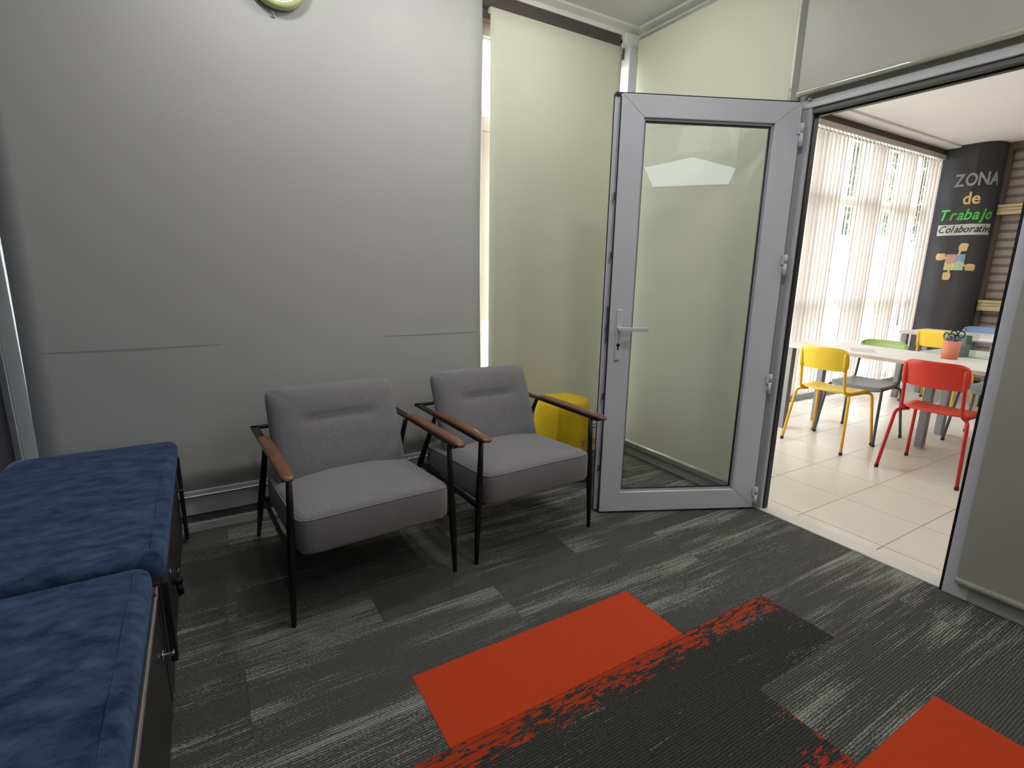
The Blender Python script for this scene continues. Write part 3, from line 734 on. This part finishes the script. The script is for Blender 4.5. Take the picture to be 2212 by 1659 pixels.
    for side in (-1, 1):
        for i in range(nx+1):
            for j in range(nz+1):
                u = 2*i/nx-1; v = 2*j/nz-1
                # denser sampling at rim
                u = sgn(u)*(1-(1-abs(u))**1.7); v = sgn(v)*(1-(1-abs(v))**1.7)
                q = 15; r = (abs(u)**q+abs(v)**q)**(1/q) if (u or v) else 0
                m_ = max(abs(u), abs(v))
                f = m_/r if r > 1e-6 else 1
                xx, zz = u*W*f, v*H*f
                hgt = T0/2*prof(u, v)+0.014*(1-u*u)*(1-v*v)
                if side == -1:
                    dz = (zz-0.055)/0.010; dx = max(0, (abs(xx)-0.125)/0.03)
                    hgt -= 0.020*math.exp(-dz*dz)*math.exp(-dx*dx)
                    hgt -= 0.006*math.exp(-(dz/4)**2)*math.exp(-(dx/2)**2)
                if abs(u) > 0.9999 or abs(v) > 0.9999:
                    if side == 1: G[(1, i, j)] = G[(-1, i, j)]; continue
                    hgt = 0
                G[(side, i, j)] = bm.verts.new((xx, side*hgt, zz))
        for i in range(nx):
            for j in range(nz):
                bm.faces.new([G[(side, a, b_)] for a, b_ in ((i, j), (i+1, j), (i+1, j+1), (i, j+1))])
    lean = math.atan2(0.17, 0.40)
    bk = obj('backrest', bm, M_GREYCH, t, smooth=True, loc=(0, 0.50, 0.572), rot=(-lean, 0, 0))
    return t
ac = armchair()
ac.location = (0.514, 1.8525, 0); ac.rotation_euler = (0, 0, R_(3.3))
ac['label'] = 'charcoal fabric armchair with walnut armrests, nearer the blue benches'; ac['group'] = 'charcoal armchairs along the blinds'
bpy.context.view_layer.update(); reg(ac)
ac2 = copy_tree(ac); ac2.location = (1.290, 1.889, 0); ac2.rotation_euler = (0, 0, R_(2.4))
ac2['label'] = 'charcoal fabric armchair with walnut armrests, next to the yellow pouf'

# ================================================================== YELLOW POUF
pf = thing('pouf', 'mustard yellow felt pouf with leather handle behind the right armchair', 'pouf', (1.930, 2.570, 0), R_(-12)); pf.scale = (0.88, 0.88, 1.17)
bm = bmesh.new()
def hexring(r, z, n=60, p=0.10):
    out = []
    for k in range(n):
        a = 2*PI*k/n; s6 = (a % (PI/3))-PI/6
        rad = r*((1-p)+p*0)*1.0*(math.cos(PI/6)/math.cos(s6))**0.75
        out.append(bm.verts.new((rad*math.cos(a), rad*math.sin(a), z)))
    return out
hr = [hexring(0.245, 0.0), hexring(0.266, 0.02), hexring(0.276, 0.12), hexring(0.266, 0.24), hexring(0.243, 0.37), hexring(0.235, 0.405), hexring(0.222, 0.425), hexring(0.19, 0.436), hexring(0.12, 0.440), hexring(0.04, 0.441)]
for a, b_ in zip(hr, hr[1:]):
    for k in range(60): bm.faces.new((a[k], a[(k+1) % 60], b_[(k+1) % 60], b_[k]))
bm.faces.new(hr[0][::-1]); bm.faces.new(hr[-1])
obj('body', bm, M_YELLOWF, pf, smooth=True)
sm = MB(); pts = []
# leather handle loop on the side that faces the door
pth = [(-0.10, -0.013), (-0.05, -0.004), (0.0, 0.018), (0.035, 0.03), (0.065, 0.03), (0.085, 0.018), (0.12, -0.004), (0.15, -0.012)]
a_l = []
for s_, d in pth: a_l.append((s_, d))
for i in range(len(a_l)-1):
    pass
def strap_pt(s_, d, z): 
    return (0.232+d*1.6, s_, z)
for zz in (0,):
    lo = [sm.bm.verts.new(strap_pt(s_, d, 0.205)) for s_, d in a_l]; hi = [sm.bm.verts.new(strap_pt(s_, d, 0.243)) for s_, d in a_l]
    for i in range(len(a_l)-1): sm.bm.faces.new((lo[i], lo[i+1], hi[i+1], hi[i]))
so = obj('handle', sm, M_LEATHER, pf, rot=(0, 0, R_(-50))); so.modifiers.new('t', 'SOLIDIFY').thickness = 0.004
obj('screw', MB().tube([(0.21, -0.085, 0.224), (0.2175, -0.085, 0.224)], 0.006, 10), M_STEEL, pf, rot=(0, 0, R_(-50)))

# ================================================================== TV and fittings behind the camera (they show as reflections in the door glass)
tv = thing('television', 'wall television reflected in the door glass', 'television', (1.93, -1.5, 2.20))
obj('casing', MB().box(-0.56, 0.54, 0.0, 0.04, 0.0, 0.62), M_GASKET, tv, 0.004)
scr = obj('screen', MB().box(-0.545, 0.525, 0.04, 0.043, 0.015, 0.605), emission('screen_grey', (0.50, 0.55, 0.56), 1.3), tv)
e_w = emission('screen_white', (0.80, 0.90, 0.95), 5.0); e_m = emission('screen_mid', (0.6, 0.68, 0.72), 2.0); e_g = emission('screen_green', (0.2, 0.8, 0.4), 1.6); e_b = emission('screen_blue', (0.35, 0.45, 0.95), 1.8)
def spoly(n, poly, m): return obj(n, MB().prism(poly, 0.0435, 0.0445, lambda u, v, w_: (u, w_, v)), m, scr)
spoly('picture_shape', [(-0.30, 0.02), (0.47, 0.02), (0.52, 0.17), (0.10, 0.30), (-0.40, 0.22)][::1], e_w)
spoly('picture_shape', [(-0.10, 0.33), (0.26, 0.36), (0.26, 0.60), (-0.02, 0.60)], e_m)
spoly('picture_shape', [(0.50, 0.24), (0.53, 0.42), (0.44, 0.60), (0.40, 0.60), (0.46, 0.40)], e_m)
spoly('picture_shape', [(-0.12, 0.32), (-0.08, 0.31), (-0.07, 0.34), (-0.11, 0.35)], e_g)
spoly('picture_shape', [(-0.30, 0.44), (-0.26, 0.44), (-0.26, 0.53), (-0.30, 0.51)], e_b)
ct = MB().box(-0.02, 0.0, 0, 0.012, 0, 0.95).box(0.02, 0.04, 0, 0.012, 0, 0.95)
tag(obj('cable_trunking', ct, M_UPVC, None, loc=(1.62, -1.5, 1.22)), 'white cable trunking under the television, seen reflected', 'trunking')
tag(obj('notice_sheet', MB().box(-0.14, 0.14, 0, 0.004, -0.07, 0.07), mat('glossy_white', (235, 238, 238), 0.3), None, loc=(1.60, -1.5, 1.15)), 'white sheet below the cable trunking, seen reflected', 'sheet')

# ================================================================== VERTICAL BLIND
vb = thing('vertical_blind', 'floor length vertical blind of pale fabric slats across the window', 'blind', (4.0, 2.955, 0))
obj('head_rail', MB().box(-1.3, 3.60, -0.028, 0.022, 2.640, 2.690), mat('blind_rail', (196, 182, 176), 0.4), vb, 0.002)
pitch = 0.0725; n_sl = int((3.64+1.3)/pitch)
sl_me = None
for i in range(n_sl):
    x = -1.28+i*pitch
    if sl_me is None:
        bm = bmesh.new(); cols = []
        for k in range(5):
            u = k/4-0.5; cols.append([bm.verts.new((u*0.089, 0.006*(1-4*u*u), z)) for z in (0.085, 0.9, 1.8, 2.615)])
        for a, b_ in zip(cols, cols[1:]):
            for j in range(3): bm.faces.new((a[j], b_[j], b_[j+1], a[j+1]))
        o = obj('slat', bm, M_SLAT, vb, smooth=True); sl_me = o.data
    else:
        o = bpy.data.objects.new('slat', sl_me); C.objects.link(o); o.parent = vb
    gx = x+4.0
    base = -30 if gx < 5.25 else (-6+20*math.sin(gx*8.0) if gx < 6.9 else -2+20*math.sin(gx*9))
    o.location = (x, 0, 0); o.rotation_euler = (0, 0, R_(base+random.uniform(-9, 9)))
    cm = MB().box(-0.006, 0.006, -0.004, 0.004, 2.612, 2.642) if i == 0 else None
    if i == 0: clip_me = obj('clip', cm, M_UPVC, vb, loc=(x, 0, 0)).data
    else:
        c_ = bpy.data.objects.new('clip', clip_me); C.objects.link(c_); c_.parent = vb; c_.location = (x, 0, 0)
cd = MB()
for i in range(n_sl-1):
    x = -1.28+i*pitch
    cd.tube([(x, -0.012, 0.095), (x+pitch*0.5, -0.012, 0.080), (x+pitch, -0.012, 0.095)], 0.0014, 5, False)
obj('chain', cd, M_UPVC, vb)

# ================================================================== PILLAR WITH LETTERING
PXF, PYC, PR = 7.60, 2.63, 0.17
def surf(s, out):       # s = arc length measured from y = 2.98 along the face towards the viewer's right
    y = 2.98-s
    if y >= PYC: return (PXF-out, y)
    th = (PYC-y)/PR
    if th > PI/2: return (PXF+PR+(th-PI/2)*PR, PYC-PR-out)
    return (PXF+PR-(PR+out)*math.cos(th), PYC-(PR+out)*math.sin(th))
poly = [(8.0, 2.98)]+[(PXF, 2.98)]+[(PXF, 2.80)]+[(PXF+PR-PR*math.cos(t*PI/2/12), PYC-PR*math.sin(t*PI/2/12)) for t in range(13)]+[(8.0, PYC-PR)]
pl = obj('wall_column', MB().prism(poly, -0.01, 2.78), M_SLATE)
for f in pl.data.polygons: f.use_smooth = abs(f.normal.z) < 0.5 and f.area < 0.2
tag(pl, 'dark chalkboard grey column with rounded corner bearing the lettering', 'column', kind='structure')

FAT = [0.02]
def text_mesh(ch, size, extrude, shear=0.0):
    cu_ = bpy.data.curves.new('t', 'FONT'); cu_.body = ch; cu_.size = size; cu_.extrude = extrude; cu_.shear = shear; cu_.resolution_u = 3; cu_.offset = size*FAT[0]
    ob = bpy.data.objects.new('t', cu_); C.objects.link(ob); bpy.context.view_layer.update()
    me = bpy.data.meshes.new_from_object(ob.evaluated_get(bpy.context.evaluated_depsgraph_get()))
    bpy.data.objects.remove(ob); bpy.data.curves.remove(cu_); return me
def word(name, label, text, s0, z0, size, m, adv=1.0, shear=0.0, fat=0.0, width=1.0, out=0.002, depth=0.006, rise=0.0, parent=None):
    t = parent or thing(name, label, 'lettering', (PXF, 2.98-s0, z0))
    base = Vector((PXF, 2.98-s0, z0)) if parent is None else parent.location.copy()
    s = s0
    for i, ch in enumerate(text):
        me = text_mesh(ch, size, depth/2, shear)
        xs = [v.co.x for v in me.vertices]; x0, x1 = min(xs), max(xs)
        bm = bmesh.new(); bm.from_mesh(me); bpy.data.meshes.remove(me)
        bmesh.ops.subdivide_edges(bm, edges=[e for e in bm.edges if e.calc_length() > 0.03], cuts=1)
        for v in bm.verts:
            u = (v.co.x-x0)*width; q = surf(s+u, out+depth/2+v.co.z)
            v.co = Vector((q[0], q[1], z0+rise*i+v.co.y))-base
        o = obj('letter', bm, m, t)
        if fat: pass
        s += (x1-x0)*width+size*0.07*adv
    return t
def seam_board(s0, s1, z0, z1, m, out=0.002, th=0.003, base=Vector((0, 0, 0))):
    mb = MB(); n = 14; 
    a = []
    for i in range(n+1):
        s = s0+(s1-s0)*i/n
        a.append([mb.bm.verts.new(Vector((*surf(s, o_), z))-base) for o_, z in ((out, z0), (out, z1), (out+th, z1), (out+th, z0))])
    for p_, q_ in zip(a, a[1:]):
        for k in range(4): mb.bm.faces.new((p_[k], p_[(k+1) % 4], q_[(k+1) % 4], q_[k]))
    mb.bm.faces.new(a[0]); mb.bm.faces.new(a[-1][::-1]); return mb
FAT[0] = 0.022
word('word_sign', 'grey foam word ZONA, topmost lettering on the dark column', 'ZONA', 0.178, 2.325, 0.190, M_FOAMGY, 0.5, width=0.72)
word('word_sign', 'tan foam word de on the dark column, second line', 'de', 0.290, 2.125, 0.185, M_FOAMTAN, 0.7, width=0.85)
word('word_sign', 'green foam word Trabajo on the dark column, third line', 'Trabajo', 0.105, 1.955, 0.170, M_FOAMGRN, 0.1, 0.25, width=0.82)
bs = Vector((PXF, 2.88, 1.78))
wb = thing('word_sign', 'white strip with black script Colaborativo on the dark column, fourth line', 'lettering', bs)
obj('strip', seam_board(0.10, 0.62, 1.785, 1.905, M_CARDW, base=bs), M_CARDW, wb)
FAT[0] = 0.008
word('', '', 'Colaborativo', 0.115, 1.815, 0.112, M_INK, 0.15, 0.35, out=0.0055, depth=0.003, parent=wb, width=0.80)
# puzzle with pointing hands
pz = thing('puzzle_cutout', 'foam cut-out of four puzzle pieces held by four pointing hands, below the lettering', 'cut-out', (PXF, 2.66, 1.48))
pb = Vector((PXF, 2.66, 1.48))
def flat(n, poly, m, o0=0.002, o1=0.007, lab=None):
    mb = MB(); mb.prism(poly, o0, o1, lambda u, v, w_: Vector((*surf(2.98-2.66+u, w_), 1.48+v))-pb)
    o = obj(n, mb, m, pz)
    if lab: o['label'] = lab
    return o
def knob(cx, cy, r, a0, a1, n=8): return [(cx+r*math.cos(a0+(a1-a0)*k/n), cy+r*math.sin(a0+(a1-a0)*k/n)) for k in range(n+1)]
h = 0.09
flat('puzzle_piece', [(-h, 0), (-h, h), (0, h), *knob(0.0, h/2, 0.02, PI/2, -PI/2)[1:-1], (0, 0), *knob(-h/2, 0.0, 0.02, 0, -PI)[1:-1]], M_PZR, lab='pink puzzle piece')
flat('puzzle_piece', [(0.001, 0.001), *knob(0.0, h/2, 0.0215, -PI/2, PI/2)[1:-1], (0.001, h), (h, h), (h, 0.001), *knob(h/2, 0.0, 0.02, 0, PI)[1:-1]], M_PZB, lab='blue puzzle piece')
flat('puzzle_piece', [(-h, -0.001), *knob(-h/2, -0.001, 0.0215, -PI, 0)[1:-1], (-0.001, -0.001), *knob(0.0, -h/2, 0.02, PI/2, -PI/2)[1:-1], (-0.001, -h), (-h, -h)], M_PZY, lab='straw yellow puzzle piece')
flat('puzzle_piece', [(0.001, -0.001), *knob(h/2, 0.0, 0.0185, PI, 0)[1:-1], (h, -0.001), (h, -h), (0.001, -h), *knob(0.0, -h/2, 0.0215, -PI/2, PI/2)[1:-1]], M_PZG, lab='mint puzzle piece')
def hand(cx, cy, a):
    base = [(-0.085, -0.030), (-0.09, 0.01), (-0.08, 0.035), (-0.01, 0.036), (0.0, 0.028), (-0.004, 0.020), (0.004, 0.012), (-0.002, 0.004), (0.0, -0.004), (0.055, -0.012), (0.060, -0.018), (0.055, -0.024), (0.0, -0.028), (-0.02, -0.04), (-0.06, -0.042)]
    ca, sa = math.cos(a), math.sin(a)
    flat('hand', [(cx+u*ca-v*sa, cy+u*sa+v*ca) for u, v in base], M_FOAMTAN, 0.0075, 0.0125)
hand(-0.095, 0.065, 0.0); hand(0.055, 0.125, -PI/2-0.15); hand(0.105, -0.055, PI-0.1); hand(-0.05, -0.115, PI/2)

# zebra blind window at the end wall
w3 = thing('window_3', 'end window with striped blinds between pale wooden rails', 'window', kind='structure')
zb = stripes_mat('zebra_fabric', 0.095, (150, 138, 130), (104, 92, 86))
obj('side_frame', MB().box(7.86, 7.93, 2.415, 2.458, 0.0, 2.70), M_BROWN, w3, 0.003)
for z0, z1 in ((2.10, 2.70), (1.06, 2.02), (0.10, 0.94)): 
    obj('striped_blind', MB().box(7.925, 7.93, 0.6, 2.42, z0, z1), zb, w3)
for z0, z1 in ((2.005, 2.115), (0.935, 1.055)):
    obj('rail', MB().box(7.82, 7.89, 0.6, 2.44, z0, z1-0.07), M_WOODT, w3, 0.003)
    obj('rail', MB().box(7.83, 7.90, 0.6, 2.44, z1-0.068, z1-0.034), M_WOODT, w3, 0.003)
    obj('rail', MB().box(7.82, 7.89, 0.6, 2.44, z1-0.032, z1), M_WOODT, w3, 0.003)
obj('head_board', MB().box(7.86, 8.0, 0.6, 2.46, 2.70, 2.775), M_BROWN, w3)

# ================================================================== SCHOOL CHAIRS (local +x is the way the sitter faces)
def bez(p, n=6):
    """round the inner corners of a polyline"""
    p = [Vector(q) for q in p]; out = [p[0]]
    for i in range(1, len(p)-1):
        a = p[i]+(p[i-1]-p[i])*min(0.5, 0.035/(p[i-1]-p[i]).length); b = p[i]+(p[i+1]-p[i])*min(0.5, 0.035/(p[i+1]-p[i]).length)
        for k in range(n+1):
            t = k/n; out.append(a*(1-t)**2+p[i]*2*t*(1-t)+b*t*t)
    out.append(p[-1]); return out
def school_chair(label, mseat, mback, mtube, x, y, rz, group='school chairs in the bright room'):
    t = thing('school_chair', label, 'chair', (x, y, 0), rz, group)
    for s in (-1, 1):
        obj('back_post', MB().tube(bez([(0.002, s*0.158, 0.755), (0.030, s*0.160, 0.60), (0.050, s*0.163, 0.452), (0.10, s*0.168, 0.432)]), 0.010, 10), mtube, t)
        lg = obj('leg', MB().tube(bez([(0.14, s*0.150, 0.425), (0.065, s*0.195, 0.420), (0.0, s*0.226, 0.012)]), 0.0105, 10), mtube, t)
        obj('foot_cap', MB().tube([(0.0, s*0.2265, 0.0), (0.002, s*0.2255, 0.022)], 0.0125, 10), M_FOOT, lg)
        lg = obj('leg', MB().tube(bez([(0.10, s*0.168, 0.432), (0.35, s*0.178, 0.428), (0.405, s*0.200, 0.418), (0.465, s*0.226, 0.012)]), 0.0105, 10), mtube, t)
        obj('foot_cap', MB().tube([(0.465, s*0.2265, 0.0), (0.463, s*0.2255, 0.022)], 0.0125, 10), M_FOOT, lg)
    # seat shell
    bm = bmesh.new(); nx, ny = 14, 12; g = []
    for i in range(nx+1):
        u = i/nx; row = []
        hw = 0.165+0.030*math.sin(min(1, u*1.6)*PI/2)-0.012*max(0, u-0.8)/0.2
        for j in range(ny+1):
            v = 2*j/ny-1
            e = (1-abs(v)**5)**0.2 if abs(v) < 1 else 0
            xx = 0.045+0.385*u
            if u < 0.12: xx += 0.03*(abs(v)**3)*(1-u/0.12)
            if u > 0.85: xx -= 0.045*(abs(v)**3)*(u-0.85)/0.15
            z = 0.447-0.010*math.sin(u*PI)*(1-v*v)-0.030*max(0, (u-0.78)/0.22)**2+0.006*abs(v)**3+0.012*max(0, (0.15-u)/0.15)
            row.append(bm.verts.new((xx, v*hw, z)))
        g.append(row)
    for i in range(nx):
        for j in range(ny): bm.faces.new((g[i][j], g[i+1][j], g[i+1][j+1], g[i][j+1]))
    o = obj('seat', bm, mseat, t, smooth=True); sd = o.modifiers.new('t', 'SOLIDIFY'); sd.thickness = 0.010
    # backrest, curved around the sitter, rolled rim
    bm = bmesh.new(); nz, ny = 10, 20; g = []
    for i in range(nz+1):
        w_ = i/nz; row = []
        for j in range(ny+1):
            v = 2*j/ny-1
            ew = abs(2*w_-1)
            hw = 0.178*(1-0.10*ew**6)
            zz = 0.612+0.172*w_
            corner = abs(v)**6*0.020
            zz += -corner if w_ > 0.5 else corner*0.6
            xx = -0.004-0.075*(w_-0.5)*0.4+0.028*(abs(v)**2.5)-0.010*(1-v*v)+(0.006 if w_ > 0.95 else 0)
            row.append(bm.verts.new((xx, v*hw, zz)))
        g.append(row)
    for i in range(nz):
        for j in range(ny): bm.faces.new((g[i][j], g[i][j+1], g[i+1][j+1], g[i+1][j]))
    o = obj('backrest', bm, mback, t, smooth=True); sd = o.modifiers.new('t', 'SOLIDIFY'); sd.thickness = 0.012; sd.offset = 0
    bv = o.modifiers.new('b', 'BEVEL'); bv.width = 0.004; bv.segments = 2
    for s in (-1, 1):
        obj('sleeve', MB().tube([(0.021, s*0.159, 0.615), (0.006, s*0.158, 0.73), (0.001, s*0.158, 0.752)], [0.0145, 0.0145, 0.008], 10), mback, o)
    return t
school_chair('yellow school chair at the near table, closest to the doorway jamb', M_YEL, M_YEL, M_YELT, 3.962, 2.075, R_(1))
school_chair('red school chair at the near table, in front of the orange cup', M_RED, M_RED, M_REDT, 3.950, 1.372, R_(1))
school_chair('school chair with olive green back and grey seat behind the near table', M_GREYP, M_GRN, M_GREYT, 4.862, 2.065, R_(181))
school_chair('school chair with sage green back and grey seat behind the plastic box', M_GREYP, M_SAGE, M_GREYT, 5.585, 1.42, R_(181))
school_chair('yellow school chair at the far table, left of the orange cup', M_YEL, M_YEL, M_YELT, 6.33, 2.24, R_(-2))
school_chair('school chair with pale blue back behind the far table', M_BLUE, M_BLUE, M_BLUET, 7.28, 2.17, R_(180))
school_chair('red legged school chair at the far table, mostly hidden by the door jamb', M_RED, M_RED, M_REDT, 6.33, 1.50, R_(0))

# ================================================================== TABLES
def table(label, x, y, w_, l_, rz, mtop, legs, z=0.735, th=0.028):
    """x, y = near left corner; the top runs w_ along local x and l_ along local -y"""
    t = thing('table', label, 'table', (x, y, 0), rz, 'tables in the bright room')
    tp = obj('tabletop', MB().box(0, w_, -l_, 0, z-0.004, z), mtop, t, 0.002)
    obj('edge', MB().box(0.0005, w_-0.0005, -l_+0.0005, -0.0005, z-th, z-0.0042), M_TEDGE, tp, 0.002)
    for lx, ly in legs:
        lg = obj('leg', MB().box(lx-0.027, lx+0.027, ly-0.027, ly+0.027, 0.012, z-th), M_TLEG, t, 0.004)
        obj('foot', MB().box(lx-0.024, lx+0.024, ly-0.024, ly+0.024, 0, 0.013), M_GREYP, lg)
    ap = MB()
    for (ax, ay), (bx, by) in zip(legs, legs[1:]):
        pass
    return t
table('white rectangular table behind the near yellow and red chairs', 4.215, 2.535, 0.60, 1.95, R_(-3), M_TOP,
      [(0.04, -0.045), (0.52, -0.040), (0.55, -0.86), (0.05, -1.90), (0.55, -1.90)])
table('pale table under the plastic box, joined behind the near white table', 4.822, 1.80, 0.50, 1.2, R_(-3), M_TOPG,
      [(0.45, -0.055), (0.06, -1.14), (0.44, -1.14)], z=0.7345)
table('white table at the far end by the dark column', 6.46, 2.625, 0.60, 1.4, R_(-2), M_TOP, [(0.04, -0.045), (0.55, -0.045), (0.05, -1.35), (0.55, -1.35)])

# items on the near table
cp = thing('pen_cup', 'terracotta orange cup full of scissors on the near table', 'cup', (4.555, 1.515, 0.735))
cm = MB(); cm.lathe([(0.0005, 0.0), (0.047, 0.0), (0.053, 0.130), (0.050, 0.130), (0.044, 0.006), (0.0005, 0.006)], seg=28, close=False); obj('body', cm, M_TERRA, cp)
def scissors(x, y, z, tx, ty, col, label, s=1.0):
    t = thing('scissors', label, 'scissors', (x, y, z), tx)
    for k in (-1, 1):
        mb = MB(); cx = k*0.020*s; pts = [(cx+0.017*s*math.cos(a*PI/8), 0.0, 0.115*s+0.023*s*math.sin(a*PI/8)) for a in range(17)]
        mb.tube(pts, 0.0042*s, 8, False); mb.tube([(cx*0.9, 0, 0.094*s), (0, 0, 0.065*s)], 0.004*s, 8)
        obj('handle', mb, col, t, rot=(ty, 0, 0))
    obj('blade', MB().box(-0.006, -0.0005, -0.0008, 0.0008, 0.0, 0.07*s).box(0.0005, 0.006, -0.0008, 0.0008, 0.0, 0.07*s), M_STEEL, t, rot=(ty, 0, 0))
scissors(4.556, 1.535, 0.780, 1.3, -0.04, M_GASKET, 'black handled scissors leaning left in the orange cup', 1.0)
scissors(4.575, 1.500, 0.790, 1.9, 0.12, M_GASKET, 'taller black handled scissors in the middle of the orange cup', 1.05)
scissors(4.540, 1.505, 0.775, 1.6, 0.18, mat('blue_plastic', (40, 110, 190), 0.4), 'blue handled scissors low in the orange cup', 0.85)
scissors(4.560, 1.522, 0.785, 1.2, -0.25, M_GREYP, 'grey handled scissors hanging over the left rim of the orange cup', 0.9)
bx = thing('organiser_box', 'dark green box inside a clear plastic holder on the table', 'box', (4.775, 1.552, 0.735), R_(-20))
bm_ = MB(); W = 0.045; H = 0.155
for s_ in ((-W, W, -0.055, -0.052), (-W, W, 0.052, 0.055), (-W, -W+0.003, -0.055, 0.055), (W-0.003, W, -0.055, 0.055)): bm_.box(*s_, 0.003, H)
bm_.box(-W, W, -0.055, 0.055, 0.0, 0.003); obj('box', bm_, M_DKGRN, bx)
M_ACR = glass_mat('acrylic', (0.93, 0.97, 0.95))
bm_ = MB()
for s_ in ((-0.055, 0.055, -0.095, -0.092), (-0.055, 0.055, 0.068, 0.071), (-0.055, -0.052, -0.095, 0.071), (0.052, 0.055, -0.095, 0.071)): bm_.box(*s_, 0.0, 0.175)
obj('holder', bm_, M_ACR, bx)
tag(obj('paper_sheet', MB().box(-0.11, 0.11, -0.08, 0.08, 0, 0.001), M_CARDW, None, loc=(4.42, 2.02, 0.7352), rot=(0, 0, 0.5)), 'white paper sheet on the near table behind the yellow chair', 'paper')
tag(obj('open_notebook', MB().box(-0.10, 0.10, -0.15, 0.0, 0, 0.004).box(-0.10, 0.10, 0.0, 0.15, 0.0, 0.004), M_CARDW, None, 0.001, loc=(5.05, 1.28, 0.7348), rot=(0, 0, -0.2)), 'white open notebook on the pale table at the jamb', 'notebook')

# ================================================================== OUTSIDE
tag(box('lawn', -6, 20, 3.25, 30, -0.35, -0.25, M_LAWN), 'green lawn outside the windows', 'lawn', kind='structure')
def tree(x, y, h_, label, r=1.3):
    t = thing('tree', label, 'tree', (x, y, -0.25), 0, 'trees outside the windows')
    obj('trunk', MB().tube([(0, 0, 0), (0.05, 0, h_*0.4), (-0.05, 0.1, h_*0.8)], [0.16, 0.11, 0.06], 10), M_BARK, t)
    bm = bmesh.new(); rd = random.Random(int(x*10))
    for i in range(2600):
        a = rd.uniform(0, 2*PI); b_ = math.acos(rd.uniform(-1, 1)); q = r*rd.uniform(0.35, 1)**0.5
        c_ = Vector((q*math.sin(b_)*math.cos(a), q*math.sin(b_)*math.sin(a), h_*0.85+q*0.9*math.cos(b_)))
        mx_ = Matrix.Rotation(rd.uniform(0, 6), 4, 'Z') @ Matrix.Rotation(rd.uniform(0, 6), 4, 'X'); s_ = rd.uniform(0.08, 0.15)
        bm.faces.new([bm.verts.new(c_+mx_ @ Vector(v)) for v in ((-s_, 0, 0), (0, -s_*0.5, 0), (s_, 0, 0), (0, s_*0.5, 0))])
    obj('foliage', bm, M_LEAF, t)
tree(11.8, 6.8, 4.3, 'leafy tree outside, seen through the left part of the vertical blind', 1.5)
tree(15.4, 7.4, 4.6, 'leafy tree outside, seen through the middle of the vertical blind', 1.5)
tree(19.6, 8.2, 4.8, 'leafy tree outside, seen through the right part of the vertical blind', 1.6)
